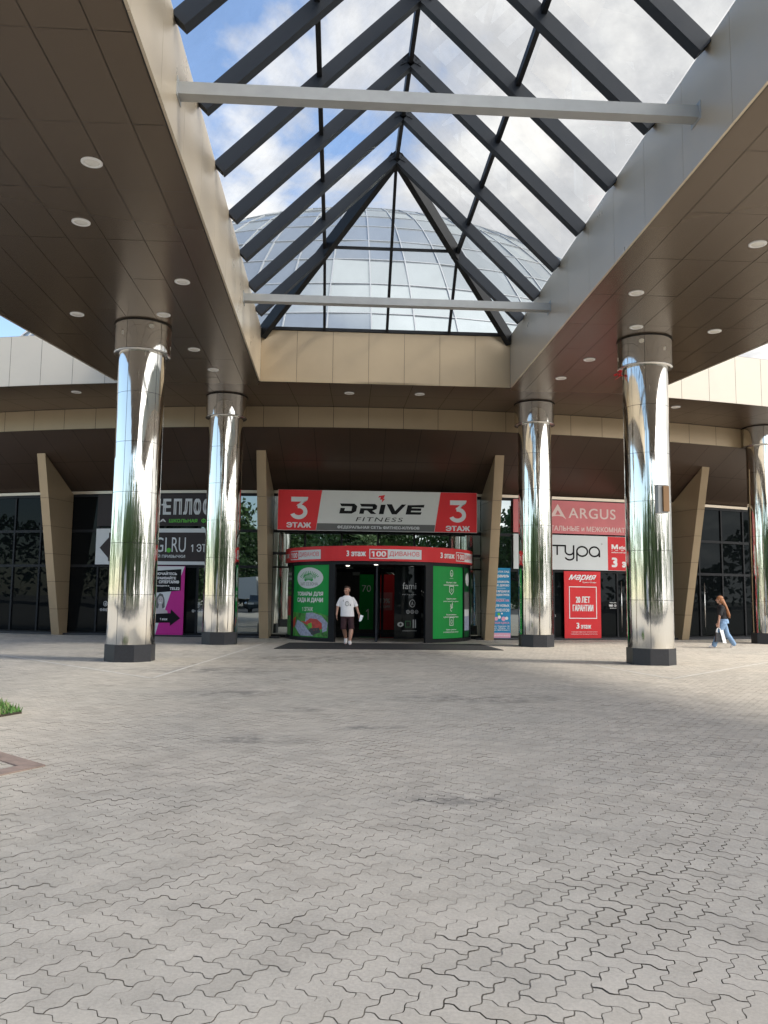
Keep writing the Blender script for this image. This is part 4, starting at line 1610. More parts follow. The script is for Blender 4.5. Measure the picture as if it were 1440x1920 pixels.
p.text('1 ЭТАЖ', -3.17, -2.60, 1.00, 1.14, 'white', 0.01, off=.007)
# photograph of gardening gloves and peppers in grass
p.poly([(u0 + .01, .14), (u1 - .01, .14), (u1 - .01, .86), (-2.5, .98), (-3.1, .92), (u0 + .01, .96)], 'photo_grass', 0.004, 'photograph')
p.poly([(u0 + .02, .40), (u0 + .20, .50), (u0 + .24, .80), (u0 + .02, .72)], 'photo_red', 0.006, 'photograph')
p.poly([(-3.00, .62), (-2.95, .94), (-2.62, .96), (-2.2, .86), (-1.94, .62), (-1.98, .36), (-2.16, .30), (-2.18, .60), (-2.40, .74), (-2.74, .76)], 'photo_glove', 0.0075, 'photograph')
p.poly([(-3.28, .66), (-2.92, .64), (-2.94, .78), (-2.62, .82), (-2.2, .74), (-2.18, .42), (-2.5, .34), (-2.8, .50)], 'photo_red', 0.006, 'photograph')
p.poly([(-2.72, .42), (-2.30, .46), (-2.24, .30), (-2.6, .20), (-2.86, .30)], 'photo_dark', 0.0070, 'photograph')
p.poly([(-2.86, .56), (-2.66, .62), (-2.62, .46), (-2.78, .42)], 'lime', 0.0072, 'photograph')
p.poly([(-3.66, .44), (-3.50, .70), (-3.10, .58), (-2.82, .36), (-2.56, .17), (-3.26, .16)], 'photo_glove', 0.008, 'photograph')
p.done(pn)
b = MB()
arc_box(b, 3.315, 3.345, -1.475, -1.195, 0.13, 2.57)
pn = b.build('narrow_poster', M['darkgreen'], rev)
p = Print(dm)
a0, a1 = -1.475 * 3.345, -1.195 * 3.345
for k, t_ in enumerate(('семена', 'газоны', 'грунты', 'цветы', 'уход')):
    p.text(t_, a0 + .14, a1 - .10, 2.24 - .17 * k, 2.34 - .17 * k, 'lime' if k > 1 else 'white', 0.02)
p.rect(a0 + .02, a1 - .02, .15, .82, 'photo_grass', .004, 'photograph')
p.rect(a0 + .10, a1 - .14, .82, 1.50, 'photo_red', .004, 'photograph')
p.done(pn)
b = MB()
arc_box(b, 3.315, 3.345, .520, 1.030, 0.13, 2.57)
pn = b.build('garden_poster', M['green'], rev)
p = Print(dm)
uc = 2.66
p.ring(uc, 2.34, .085, .12, .02, 'white')
p.ring(uc, 2.31, .04, .05, .014, 'white')
p.text('seeds', uc - .10, uc + .10, 2.16, 2.19, 'white', .0)
p.line([(uc - .12, 1.90), (uc + .12, 1.90), (uc + .12, 1.72), (uc, 1.62), (uc - .12, 1.72), (uc - .12, 1.90)], .022, 'white')
p.ring(uc, 1.77, .05, .05, .016, 'white')
p.line([(uc - .06, 1.28), (uc - .04, 1.18), (uc + .06, 1.18), (uc + .05, 1.34)], .022, 'white')
p.ring(uc - .01, 1.10, .06, .06, .018, 'white', a0=.6, a1=5.4)
p.line([(uc - .02, 1.20), (uc + .03, 1.30)], .02, 'white')
p.frame(uc - .11, uc + .11, .56, .84, .02, 'white')
p.ring(uc, .69, .05, .07, .016, 'white')
for (l1, l2, v) in (('Более 2 000', 'наименований семян', 2.0), ('Средства защиты', 'растений и дача', 1.44), ('Всё для комнатного', 'цветоводства', .90), ('Грунты, удобрения', 'и стимуляторы роста', .39)):
    p.text(l1, uc - .28, uc + .28, v, v + .055, 'white', .015)
    p.text(l2, uc - .42, uc + .42, v - .085, v - .03, 'white', .015)
p.done(pn)
b = MB()
arc_box(b, 3.315, 3.345, 1.050, 1.318, 0.13, 2.57)
pn = b.build('narrow_poster', M['darkgreen'], rev)
p = Print(dm)
p.ellipse(4.0, 2.16, .26, .24, 'offwhite')
p.rect(3.55, 4.36, 1.10, 1.72, 'darkgrey', .004, 'photograph')
p.rect(3.55, 4.36, .86, 1.10, 'offwhite', .004, 'photograph')
p.rect(3.55, 4.36, .36, .86, 'photo_glove', .004, 'photograph')
p.done(pn)
# turning leaves
b = MB()
b.tube([(DCN[0], DCN[1], 0.02), (DCN[0], DCN[1], 2.59)], 0.07, 14)
b.build('centre_post', M['black'], rev)
for a in (-0.072, 2.02, -2.17):
    d = Vector((math.sin(a), -math.cos(a), 0))
    c = Vector((DCN[0], DCN[1], 0))
    b = MB()
    n_ = Vector((d.y, -d.x, 0)) * .03
    for r0_, r1_, z0, z1 in ((3.12, 3.22, .03, 2.56), (.12, .2, .03, 2.56), (.2, 3.12, .03, .16), (.2, 3.12, 2.44, 2.56)):
        q = [c + d * r0_ - n_, c + d * r1_ - n_, c + d * r1_ + n_, c + d * r0_ + n_]
        b.hexa([v + Vector((0, 0, z0)) for v in q] + [v + Vector((0, 0, z1)) for v in q])
    lf = b.build('door_leaf', M['rafter'], rev)
    b = MB()
    b.face([tuple(c + d * r_ + Vector((0, 0, z))) for r_, z in ((.2, .16), (3.12, .16), (3.12, 2.44), (.2, 2.44))])
    b.build('pane', M['doorglass'], lf)
# dark display pane inside the right of the opening
b = MB()
arc_box(b, 2.90, 2.92, .13, .47, .12, 2.55)
dp = b.build('display_pane', M['facade_black'], rev)
p = Print(cylmap(DCN, 2.925))
p.text('fami', .66, 1.16, 1.78, 2.0, 'dim_print', -.02)
p.text('мебель для дома', .66, 1.16, 1.58, 1.62, 'dim_print', 0)
p.ring(1.02, 1.30, .11, .13, .018, 'dim_print')
p.text('A', .98, 1.06, 1.24, 1.36, 'dim_print', 0)
for k in range(3):
    p.ring(.86 + .16 * k, 1.02, .065, .065, .016, 'dim_print', n=18)
    p.ring(.86 + .16 * k, 1.02, .03, .03, .012, 'dim_print', n=12)
p.ellipse(.60, .60, .11, .075, 'dim_print')
p.ellipse(.60, .60, .045, .045, 'ink', .008)
p.frame(.76, .96, .50, .72, .025, 'darkgreen')
p.rect(1.04, 1.08, .48, .76, 'dim_print')
p.rect(1.12, 1.16, .48, .76, 'dim_print')
p.rect(.66, 1.20, .38, .39, 'dim_print')
p.done(dp)

# things inside the hall
b = MB()
b.box(1.02, 1.62, 34.9, 34.96, 0.15, 2.45)
st = tag(b.build('floor_banner', M['green']), 'green upright banner behind the revolving door glass', 'banner')
p = Print(flatmap(34.9))
p.text('70', 1.12, 1.50, 1.72, 2.0, 'white', 0)
p.text('1', 1.30, 1.42, .55, 1.0, 'white', 0)
p.done(st)
b = MB()
b.box(1.74, 2.52, 34.7, 34.76, 0.15, 2.45)
st = tag(b.build('sale_banner', M['red']), 'red upright sale banner behind the revolving door glass', 'banner')
p = Print(flatmap(34.7))
p.rect(1.75, 2.40, .95, 1.70, 'faded_red')
p.text('20%', 1.82, 2.30, 1.25, 1.45, 'white', .02)
p.text('АКЦИЯ', 1.82, 2.30, 1.05, 1.16, 'white', .02)
p.done(st)
esc = tag(empty('escalator', (2.5, 38, 0)), 'escalator rising to the left inside the dark hall behind the revolving door', 'escalator')
for y in (37.6, 38.9):
    b = MB()
    b.prism([(5.0, y, .9), (0.2, y, 3.95), (0.2, y, 3.2), (5.0, y, .12)], (0, .06, 0))
    b.build('balustrade', M['doorglass'], esc)
    b = MB()
    b.tube([(5.2, y + .03, .95), (0.2, y + .03, 4.05)], .06, 8)
    b.build('handrail', M['steel'], esc)
b = MB()
for k in range(16):
    x = 5.0 - .3 * k
    b.box(x - .3, x, 37.7, 38.88, .02 + .19 * k, .19 + .19 * k)
b.build('steps', M['tie'], esc)

# door mat
b = MB()
b.prism([(-1.45, 26.95, 0.003), (-1.72, 23.9, 0.003), (4.9, 23.9, 0.003), (4.75, 26.95, 0.003)], (0, 0, .014))
tag(b.build('door_mat', M['mat']), 'wide black rubber mat in front of the revolving door', 'door mat')


# ------------------------------------------------------------------ people
class Flesh:
    """closed lumps that are fused by a voxel remesh into one continuous surface"""

    def __init__(s):
        s.bm = bmesh.new()

    def ball(s, c, r, rot=None, seg=16):
        r = (r, r, r) if not hasattr(r, '__len__') else r
        mm = Matrix.Translation(Vector(c))
        if rot is not None:
            mm = mm @ rot.to_4x4()
        mm = mm @ Matrix.Diagonal((*r, 1))
        bmesh.ops.create_uvsphere(s.bm, u_segments=seg, v_segments=max(8, seg // 2), radius=1, matrix=mm)

    def limb(s, pts, rad, flat_end=False):
        for k, p in enumerate(pts):
            if flat_end and k == len(pts) - 1:
                continue
            s.ball(p, rad[k], seg=14)
        for k in range(len(pts) - 1):
            a, c = Vector(pts[k]), Vector(pts[k + 1])
            d = c - a
            q = d.to_track_quat('Z', 'Y').to_matrix().to_4x4()
            mm = Matrix.Translation((a + c) / 2) @ q
            bmesh.ops.create_cone(s.bm, cap_ends=True, segments=16, radius1=rad[k], radius2=rad[k + 1], depth=d.length, matrix=mm)

    def loft(s, rings, n=24):
        """rings: (centre, rx, ry) stacked bottom to top"""
        vs = []
        for c, rx, ry in rings:
            c = Vector(c)
            vs.append([s.bm.verts.new(c + Vector((rx * math.cos(2 * PI * k / n), ry * math.sin(2 * PI * k / n), 0))) for k in range(n)])
        for a, c in zip(vs, vs[1:]):
            for k in range(n):
                s.bm.faces.new((a[k], a[(k + 1) % n], c[(k + 1) % n], c[k]))
        s.bm.faces.new(list(reversed(vs[0])))
        s.bm.faces.new(vs[-1])

    def fuse(s, name, mat, parent, voxel=0.008, smooth=3):
        me = bpy.data.meshes.new(name)
        bmesh.ops.recalc_face_normals(s.bm, faces=s.bm.faces)
        s.bm.to_mesh(me)
        s.bm.free()
        o = bpy.data.objects.new(name, me)
        COL.objects.link(o)
        md = o.modifiers.new('r', 'REMESH')
        md.mode = 'VOXEL'
        md.voxel_size = voxel
        sm_ = o.modifiers.new('s', 'SMOOTH')
        sm_.iterations = smooth
        sm_.factor = 0.5
        dg = bpy.context.evaluated_depsgraph_get()
        m2 = bpy.data.meshes.new_from_object(o.evaluated_get(dg))
        bpy.data.objects.remove(o)
        m2.name = name
        m2.polygons.foreach_set('use_smooth', [True] * len(m2.polygons))
        m2.materials.clear()
        m2.materials.append(mat)
        return link(name, m2, parent, (0, 0, 0))


def hand(fl, wrist, down, palm_n, thumb, curl=0.35, scale=1.0):
    """palm with four fingers and a side thumb; down = finger direction, palm_n = towards the palm face"""
    w, d, n, t = Vector(wrist), Vector(down).normalized(), Vector(palm_n).normalized(), Vector(thumb).normalized()
    k = scale
    pc = w + d * .05 * k
    rot = Matrix((t, n, d)).transposed()
    fl.ball(pc, (.040 * k, .017 * k, .055 * k), rot)
    for i, L in enumerate((.070, .080, .075, .058)):
        b0 = w + d * .088 * k + t * (.030 - .020 * i) * k
        b1 = b0 + (d * (1 - curl * .3) + n * curl).normalized() * L * .55 * k
        b2 = b1 + (d * (1 - curl * 1.2) + n * curl * 1.6).normalized() * L * .5 * k
        fl.limb([b0, b1, b2], [.0095 * k, .0088 * k, .0075 * k])
    t0 = w + d * .035 * k + t * .032 * k
    t1 = t0 + (t * .7 + d * .7 + n * .2).normalized() * .038 * k
    t2 = t1 + (d * .9 + t * .2 + n * .4).normalized() * .030 * k
    fl.limb([t0, t1, t2], [.013 * k, .011 * k, .009 * k])


def head(fl, c, face, up=Vector((0, 0, 1)), k=1.0):
    """skull, jaw, nose, brow, ears, lips"""
    c, f = Vector(c), Vector(face).normalized()
    s_ = f.cross(up).normalized()
    rot = Matrix((s_, f, up)).transposed()
    g = lambda x, y, z: c + (s_ * x + f * y + up * z) * k
    fl.ball(g(0, -.012, .030), (.076 * k, .096 * k, .092 * k), rot)
    fl.ball(g(0, .026, -.040), (.058 * k, .066 * k, .078 * k), rot)
    fl.ball(g(0, .062, -.098), (.024 * k, .022 * k, .020 * k), rot)
    fl.limb([g(0, .094, .018), g(0, .112, -.022)], [.010 * k, .016 * k])
    fl.ball(g(0, .088, .034), (.050 * k, .014 * k, .011 * k), rot)
    fl.ball(g(0, .090, -.058), (.024 * k, .010 * k, .010 * k), rot)
    for sx_ in (-1, 1):
        fl.ball(g(.078 * sx_, -.010, -.006), (.010 * k, .020 * k, .032 * k), rot)
        fl.ball(g(.040 * sx_, .070, -.015), (.020 * k, .018 * k, .018 * k), rot)
    return g


# man walking out of the door
MX, MY = 0.42, 26.2
man = tag(empty('person', (MX, MY, 0.017)), 'man in white printed T-shirt and dark maroon shorts walking out, holding a folded paper', 'person')
fl = Flesh()
face = Vector((-.62, -.78, 0.0))
hc = (-.048, -.02, 1.685)
g = head(fl, hc, face, k=1.1)
fl.limb([(-.045, .01, 1.42), (-.05, .0, 1.60)], [.068, .060])
fl.loft([((-.03, 0, .84), .155, .12), ((-.03, 0, .98), .185, .135), ((-.04, -.01, 1.12), .185, .135), ((-.05, 0, 1.30), .205, .135), ((-.05, .01, 1.42), .18, .10), ((-.05, .01, 1.49), .09, .07)])
fl.limb([(-.232, .01, 1.395), (-.335, .03, 1.17), (-.365, -.02, .925)], [.058, .047, .031])
fl.limb([(.134, .01, 1.395), (.255, .05, 1.17), (.335, -.06, .945)], [.062, .047, .031])
hand(fl, (-.366, -.025, .91), (-.05, -.10, -1), (.9, -.3, 0), (.2, -.95, -.1), 0.35)
hand(fl, (.338, -.065, .93), (.20, -.30, -.9), (-.7, -.5, 0), (-.35, -.75, .3), 0.75)
fl.limb([(.075, 0, .90), (.098, -.10, .50), (.088, -.13, .36), (.055, -.17, .10)], [.098, .066, .070, .043])
fl.limb([(-.13, 0, .90), (-.142, -.03, .50), (-.115, .08, .40), (-.065, .24, .16)], [.098, .066, .070, .043])
fl.limb([(.055, -.17, .075), (.06, -.30, .045)], [.040, .030])
fl.limb([(-.065, .24, .14), (-.07, .14, .05)], [.040, .030])
body = fl.fuse('body', M['skin'], man, 0.0065, 2)
fl = Flesh()
rot = Matrix((face.cross(Vector((0, 0, 1))).normalized(), face.normalized(), Vector((0, 0, 1)))).transposed()
fl.ball(g(0, -.026, .055), (.083, .098, .082), rot)
fl.ball(g(0, .035, .098), (.066, .058, .035), rot)
fl.ball(g(0, -.062, .0), (.074, .055, .065), rot)
fl.fuse('hair', M['hair_dark'], body, 0.008, 2)
for sx_ in (-1, 1):
    b = MB()
    b.lathe([(.001, -.006), (.007, -.003), (.007, .003), (.001, .006)], 8, c=tuple(g(.031 * sx_, .088, .013)))
    b.build('eye', M['ink'], body, loc=(0, 0, 0))
    b = MB()
    b.beam(g(.016 * sx_, .1035, .036), g(.050 * sx_, .092, .034), .008, .010)
    b.build('eyebrow', M['hair_dark'], body, loc=(0, 0, 0))
b = MB()
b.beam(g(-.022, .103, -.058), g(.022, .103, -.058), .004, .006)
b.build('mouth', M['photo_red'], body, loc=(0, 0, 0))
fl = Flesh()
fl.loft([((-.03, -.005, .865), .222, .165), ((-.03, -.005, .95), .216, .165), ((-.04, -.01, 1.10), .206, .160), ((-.05, 0, 1.28), .212, .155), ((-.05, .005, 1.42), .208, .128), ((-.05, .01, 1.47), .165, .105), ((-.05, .01, 1.505), .110, .088), ((-.05, .005, 1.525), .080, .078)])
fl.limb([(-.222, .01, 1.40), (-.280, .02, 1.31), (-.322, .03, 1.185)], [.078, .074, .074], True)
fl.limb([(.124, .01, 1.40), (.188, .025, 1.31), (.242, .045, 1.185)], [.078, .074, .074], True)
shirt = fl.fuse('t_shirt', M['tshirt'], man, 0.009, 6)
b = MB()   # printed chest motif
fm_ = lambda x, z: (x, -.172 + abs(x + .05) * .16, z)
for k in range(18):
    a, c = 2 * PI * k / 18, 2 * PI * (k + 1) / 18
    b.face([fm_(-.045 + .050 * math.cos(a), 1.27 + .062 * math.sin(a)), fm_(-.045 + .064 * math.cos(a), 1.27 + .078 * math.sin(a)), fm_(-.045 + .064 * math.cos(c), 1.27 + .078 * math.sin(c)), fm_(-.045 + .050 * math.cos(c), 1.27 + .062 * math.sin(c))])
for x0_, x1_, z0, z1 in ((-.185, -.150, 1.375, 1.385), (-.172, -.162, 1.32, 1.375), (-.06, -.03, 1.25, 1.26), (-.055, -.035, 1.28, 1.31), (.035, .075, 1.20, 1.215), (.045, .065, 1.215, 1.26)):
    b.face([fm_(x0_, z0), fm_(x1_, z0), fm_(x1_, z1), fm_(x0_, z1)])
b.build('chest_print', M['darkgrey'], shirt, loc=(0, 0, 0))
fl = Flesh()
fl.loft([((-.03, 0, .80), .205, .155), ((-.03, 0, .90), .212, .158), ((-.03, 0, .97), .205, .152)])
fl.limb([(.070, -.01, .84), (.090, -.065, .63), (.100, -.11, .47)], [.112, .098, .100], True)
fl.limb([(-.125, -.01, .84), (-.140, -.035, .63), (-.145, -.035, .47)], [.112, .098, .100], True)
fl.fuse('shorts', M['shorts'], man, 0.009, 3)
for (ax, ay, az), (tx, ty, tz) in (((.055, -.15, .07), (.062, -.36, .035)), ((-.065, .26, .13), (-.075, .08, .035))):
    fl = Flesh()
    fl.limb([(ax, ay + .03, az), (ax, ay - .05, az), (tx, ty + .05, tz + .012), (tx, ty, tz)], [.054, .058, .052, .036])
    s_ = fl.fuse('shoe', M['shoe'], man, 0.007, 2)
    fl = Flesh()
    d_ = Vector((tx - ax, ty - ay, tz - az))
    fl.limb([(ax, ay + .04, az - .035), (tx, ty + .03, max(.018, tz - .022)), (tx, ty - .02, max(.018, tz - .018))], [.026, .026, .02])
    fl.fuse('sole', M['shoe_pink'], s_, 0.007, 2)
b = MB()
b.hexa([(MX + .33, MY - .20, .75), (MX + .42, MY - .21, .78), (MX + .425, MY - .20, .782), (MX + .335, MY - .19, .752),
        (MX + .37, MY - .11, .94), (MX + .47, MY - .12, .915), (MX + .475, MY - .11, .917), (MX + .375, MY - .10, .942)])
b.hexa([(MX + .34, MY - .215, .73), (MX + .40, MY - .225, .75), (MX + .405, MY - .22, .752), (MX + .345, MY - .21, .732),
        (MX + .375, MY - .125, .93), (MX + .455, MY - .135, .91), (MX + .46, MY - .13, .912), (MX + .38, MY - .12, .932)])
tag(b.build('folded_paper', M['paper']), 'folded white paper in the hand of the man in shorts', 'paper')

# woman walking away to the left
WX, WY = 12.45, 26.0
wom = tag(empty('person', (WX, WY, 0)), 'woman with long auburn hair, black top and blue jeans walking left', 'person')
fl = Flesh()
wf = Vector((-.86, .50, 0))
g = head(fl, (-.075, .02, 1.535), wf, k=.95)
fl.limb([(-.03, .02, 1.28), (-.05, .02, 1.43)], [.052, .046])
fl.loft([((.02, .02, .78), .14, .15), ((.02, .02, .90), .13, .155), ((.01, .02, 1.02), .105, .125), ((0, .02, 1.18), .115, .145), ((-.02, .02, 1.30), .10, .15), ((-.03, .02, 1.36), .06, .08)])
fl.limb([(-.075, -.13, 1.30), (-.185, -.185, 1.03), (-.225, -.19, .77)], [.047, .038, .025])
fl.limb([(.045, .175, 1.30), (.075, .235, 1.04), (-.03, .26, .82)], [.047, .038, .025])
hand(fl, (-.228, -.19, .755), (-.06, 0, -1), (.4, .9, 0), (-.9, .3, -.1), 0.8, .92)
hand(fl, (-.04, .262, .80), (-.3, .05, -1), (.2, -.9, 0), (-.9, -.2, -.1), 0.4, .92)
fl.limb([(-.01, -.07, .80), (-.18, -.07, .46), (-.325, -.05, .12)], [.09, .055, .036])
fl.limb([(.05, .09, .80), (.16, .09, .45), (.36, .06, .16)], [.09, .055, .036])
fl.limb([(-.325, -.05, .10), (-.43, -.02, .04)], [.038, .026])
fl.limb([(.36, .06, .15), (.31, .09, .04)], [.038, .026])
body = fl.fuse('body', M['skin'], wom, 0.0065, 2)
fl = Flesh()
rot = Matrix((wf.cross(Vector((0, 0, 1))).normalized(), wf.normalized(), Vector((0, 0, 1)))).transposed()
fl.ball(g(0, -.022, .050), (.088, .104, .090), rot)
fl.ball(g(0, -.055, -.02), (.086, .072, .10), rot)
fl.loft([((.175, -.035, 1.00), .045, .10), ((.16, -.035, 1.06), .060, .125), ((.12, -.03, 1.18), .060, .135), ((.07, -.02, 1.33), .065, .125), ((.02, 0, 1.46), .075, .10), ((-.01, .01, 1.56), .07, .08)])
for k in range(5):
    fl.limb([(.10 + .02 * k, -.12 + .05 * k, 1.15), (.165 + .012 * k, -.12 + .045 * k, 1.02), (.20 + .008 * k, -.11 + .04 * k, .955 + .012 * (k % 2))], [.028, .022, .008])
fl.fuse('hair', M['hair_red'], body, 0.008, 2)
fl = Flesh()
fl.loft([((.02, .02, .925), .150, .170), ((.01, .02, 1.02), .135, .150), ((0, .02, 1.18), .138, .165), ((-.02, .02, 1.30), .120, .165), ((-.03, .02, 1.38), .070, .085)])
fl.limb([(-.065, -.13, 1.29), (-.155, -.175, 1.07)], [.064, .066])
fl.limb([(.04, .17, 1.29), (.07, .225, 1.08)], [.064, .066])
fl.fuse('top', M['blacktop'], wom, 0.009, 3)
fl = Flesh()
fl.loft([((.03, .01, .78), .162, .175), ((.03, .01, .86), .158, .172), ((.02, .02, .97), .128, .148)])
fl.limb([(-.01, -.065, .78), (-.18, -.07, .46), (-.30, -.055, .17), (-.325, -.05, .09)], [.112, .080, .074, .076])
fl.limb([(.055, .085, .78), (.17, .09, .45), (.33, .065, .20), (.37, .055, .13)], [.112, .082, .076, .074])
fl.fuse('jeans', M['jeans'], wom, 0.009, 3)
for pts in ([(-.30, -.06, .055), (-.37, -.04, .05), (-.46, -.005, .034)], [(.385, .05, .135), (.35, .065, .085), (.295, .095, .034)]):
    fl = Flesh()
    fl.limb(pts, [.044, .044, .032])
    fl.fuse('shoe', M['shoe'], wom, 0.007, 2)
bx, by = WX - .235, WY - .19
b = MB()
b.hexa([(bx - .13, by - .05, .20), (bx + .15, by - .05, .20), (bx + .15, by + .05, .20), (bx - .13, by + .05, .20),
        (bx - .09, by - .03, .50), (bx + .09, by - .03, .50), (bx + .09, by + .03, .50), (bx - .09, by + .03, .50)])
bag = tag(b.build('handbag', M['bagblack']), 'small black bag with white handles in the hand of the woman in jeans', 'bag')
b = MB()
for dy in (-.035, .035):
    b.tube([(bx - .07, by + dy, .49), (bx - .05, by + dy * .6, .60), (bx, by + dy * .2, .665), (bx + .05, by + dy * .6, .60), (bx + .07, by + dy, .49)], .012, 8)
b.build('handle', M['white'], bag)
b = MB()
b.hexa([(bx + .10, by - .09, .17), (bx + .21, by - .09, .17), (bx + .21, by - .06, .17), (bx + .10, by - .06, .17),
        (bx + .02, by - .05, .58), (bx + .13, by - .05, .58), (bx + .13, by - .03, .58), (bx + .02, by - .03, .58)])
tag(b.build('paper_bag', M['white']), 'white paper bag held beside the black handbag of the woman', 'bag')

# ------------------------------------------------------------------ across the road (mirrored in glass and steel)
def make_tree(seed, h, cr, leafmat):
    rd_ = random.Random(seed)
    t = empty('tree', (0, 0, 0))
    b = MB()
    b.tube([(0, 0, -.05), (.05, .02, h * .25), (-.04, .05, h * .5), (.02, 0, h * .85)], [.24, .19, .13, .03], 9)
    cl_ = []
    for k in range(16):
        a, z = rd_.uniform(0, 2 * PI), h * rd_.uniform(.25, .85)
        rr = cr * rd_.uniform(.4, .95) * (1.0 - abs(z / h - .5) * .9)
        e = Vector((rr * math.cos(a), rr * math.sin(a), z + rr * .5))
        b.tube([(0, 0, z), tuple(Vector((0, 0, z)) * .45 + e * .55), tuple(e)], [.08, .05, .015], 5)
        cl_.append(e)
    b.build('trunk', M['bark'], t, smooth=True, loc=(0, 0, 0))
    for k in range(60):
        a, z = rd_.uniform(0, 2 * PI), rd_.uniform(.10, 1.0)
        rr = cr * math.sqrt(rd_.random()) * math.sin(PI * min(1, max(.12, (z - .1) / .92)) ** .8)
        cl_.append(Vector((rr * math.cos(a), rr * math.sin(a), z * h)))
    b = MB()
    for c in cl_:
        s_ = rd_.uniform(.7, 1.35)
        for k in range(70):
            d = Vector((rd_.gauss(0, 1), rd_.gauss(0, 1), rd_.gauss(0, .7))) * s_ * .6
            p_ = c + d
            u = Vector((rd_.gauss(0, 1), rd_.gauss(0, 1), rd_.gauss(0, 1))).normalized()
            v = u.orthogonal().normalized()
            L = rd_.uniform(.22, .42)
            b.face([p_ - u * L, p_ + v * L * .55, p_ + u * L, p_ - v * L * .55])
    b.build('crown', leafmat, t, loc=(0, 0, 0))
    return t


tr = [make_tree(3, 13, 4.6, M['leaf']), make_tree(5, 11, 4.4, M['leaf2']), make_tree(9, 14.5, 5.2, M['leaf'])]
k = 0
xx = -66.0
while xx < 66:
    src = tr[k % 3]
    t = src if k < 3 else copy_tree(src)
    t.location = (xx + random.uniform(-1, 1), -52 + random.choice((-6, 0, 5)) + random.uniform(-2, 2), -.03)
    t.rotation_euler = (0, 0, random.uniform(0, 6.28))
    tag(t, 'leafy green tree across the road, seen only mirrored in the entrance glass', 'tree', 'trees mirrored in the glass front')
    xx += random.uniform(3.6, 5.0)
    k += 1
b = MB()
for q in range(9000):
    x, y = random.uniform(-70, 70), random.uniform(-49.5, -47)
    z = random.uniform(0, 1.3) + random.gauss(0, .12)
    u = Vector((random.gauss(0, 1), random.gauss(0, 1), random.gauss(0, 1))).normalized()
    v = u.orthogonal().normalized()
    p_ = Vector((x, y, max(0, z)))
    b.face([p_ - u * .16, p_ + v * .09, p_ + u * .16, p_ - v * .09])
tag(b.build('hedge', M['leaf2']), 'clipped hedge along the far side of the road, mirrored in the glass', 'hedge', kind='stuff')


b = MB()
for q in range(30000):      # far-off wood all round the open side
    a = random.uniform(-2.35, 2.35)
    rr_ = random.uniform(104, 112)
    top = 11 + 3.0 * math.sin(a * 9) + 2.0 * math.sin(a * 23 + 1)
    p_ = Vector((rr_ * math.sin(a), 20 - rr_ * math.cos(a), top * math.sqrt(random.random())))
    u = Vector((random.gauss(0, 1), random.gauss(0, 1), random.gauss(0, 1))).normalized()
    v = u.orthogonal().normalized()
    L = random.uniform(.35, .7)
    b.face([p_ - u * L, p_ + v * L * .6, p_ + u * L, p_ - v * L * .6])
tag(b.build('distant_wood', M['leaf']), 'far green wood beyond the road, mirrored in the columns', 'wood', kind='stuff')


def wheel(parent, x, y, r, w, loc):
    b = MB()
    b.lathe([(r * .6, -w / 2), (r * .93, -w / 2), (r, -w / 4), (r, w / 4), (r * .93, w / 2), (r * .6, w / 2)], 24)
    o = b.build('wheel', M['tyre'], parent, smooth=True, loc=loc)
    o.rotation_euler = (PI / 2, 0, 0)
    b = MB()
    b.lathe([(.02, w * .42), (r * .58, w * .46), (r * .6, w * .2)], 24)
    b.lathe([(.02, -w * .42), (r * .58, -w * .46), (r * .6, -w * .2)], 24)
    b.build('rim', M['steel'], o, smooth=True, loc=(0, 0, 0))


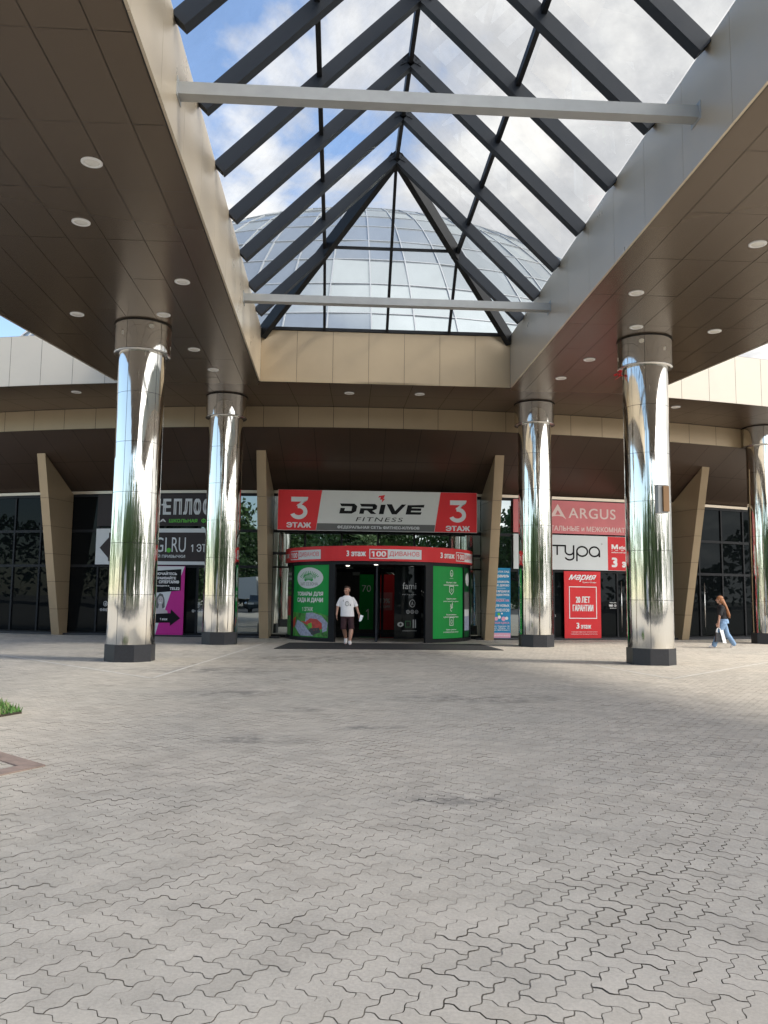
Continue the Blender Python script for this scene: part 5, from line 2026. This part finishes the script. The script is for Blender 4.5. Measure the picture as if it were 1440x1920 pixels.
car = tag(empty('parked_car', (-19.5, -20.0, -.02)), 'dark estate car on the road, mirrored in the glass left of the door', 'car')
side_p = [(-2.1, .35), (-2.15, .75), (-2.0, 1.0), (-1.7, 1.48), (-.2, 1.52), (.55, 1.05), (1.9, .90), (2.15, .65), (2.12, .35)]
b = MB()
b.prism([(x, -.86, z) for x, z in side_p], (0, 1.72, 0))
b.build('body', M['car_dark'], car, loc=(0, 0, 0))
for sy in (-.865, .865):
    b = MB()
    b.face([(-1.62, sy, 1.05), (.42, sy, 1.05), (-.2, sy, 1.44), (-1.55, sy, 1.42)])
    b.build('window', M['carglass'], car, loc=(0, 0, 0))
b = MB()
b.face([(-.14, -.74, 1.50), (.52, -.78, 1.085), (.52, .78, 1.085), (-.14, .74, 1.50)])
b.build('windscreen', M['carglass'], car, loc=(0, 0, 0))
for sy in (-.62, .62):
    b = MB()
    b.box(1.98, 2.16, sy - .2, sy + .2, .66, .80)
    b.build('headlight', M['headlight'], car, loc=(0, 0, 0))
for x in (-1.35, 1.35):
    for sy in (-.80, .80):
        wheel(car, x, sy, .34, .22, (x, sy, .34))
car.rotation_euler = (0, 0, R(75))
trk = tag(empty('truck', (-25.0, -38.0, -.02)), 'white lorry on the road, mirrored in the glass left of the door', 'truck')
b = MB()
b.prism([(x, -1.22, z) for x, z in ((0.1, .7), (2.35, .7), (2.4, 1.5), (2.2, 2.9), (1.6, 3.1), (0.6, 3.7), (0.1, 3.7))][::-1], (0, 2.44, 0))
b.build('cab', M['truck_white'], trk, loc=(0, 0, 0))
b = MB()
b.face([(2.395, -1.1, 1.75), (2.395, 1.1, 1.75), (2.22, 1.05, 2.85), (2.22, -1.05, 2.85)])
b.build('windscreen', M['carglass'], trk, loc=(0, 0, 0))
for sy in (-1.225, 1.225):
    b = MB()
    b.face([(1.0, sy, 1.7), (2.1, sy, 1.7), (1.98, sy, 2.6), (1.0, sy, 2.6)])
    b.build('window', M['carglass'], trk, loc=(0, 0, 0))
b = MB()
b.box(-9.5, -.2, -1.24, 1.24, 1.15, 3.75)
b.build('trailer', M['truck_white'], trk, loc=(0, 0, 0))
b = MB()
b.box(-9.4, 2.0, -.5, .5, .72, 1.1)
b.build('chassis', M['black'], trk, loc=(0, 0, 0))
for x in (1.4, -1.6, -7.2, -8.5):
    for sy in (-1.0, 1.0):
        wheel(trk, x, sy, .5, .32, (x, sy, .52))
trk.rotation_euler = (0, 0, R(12))
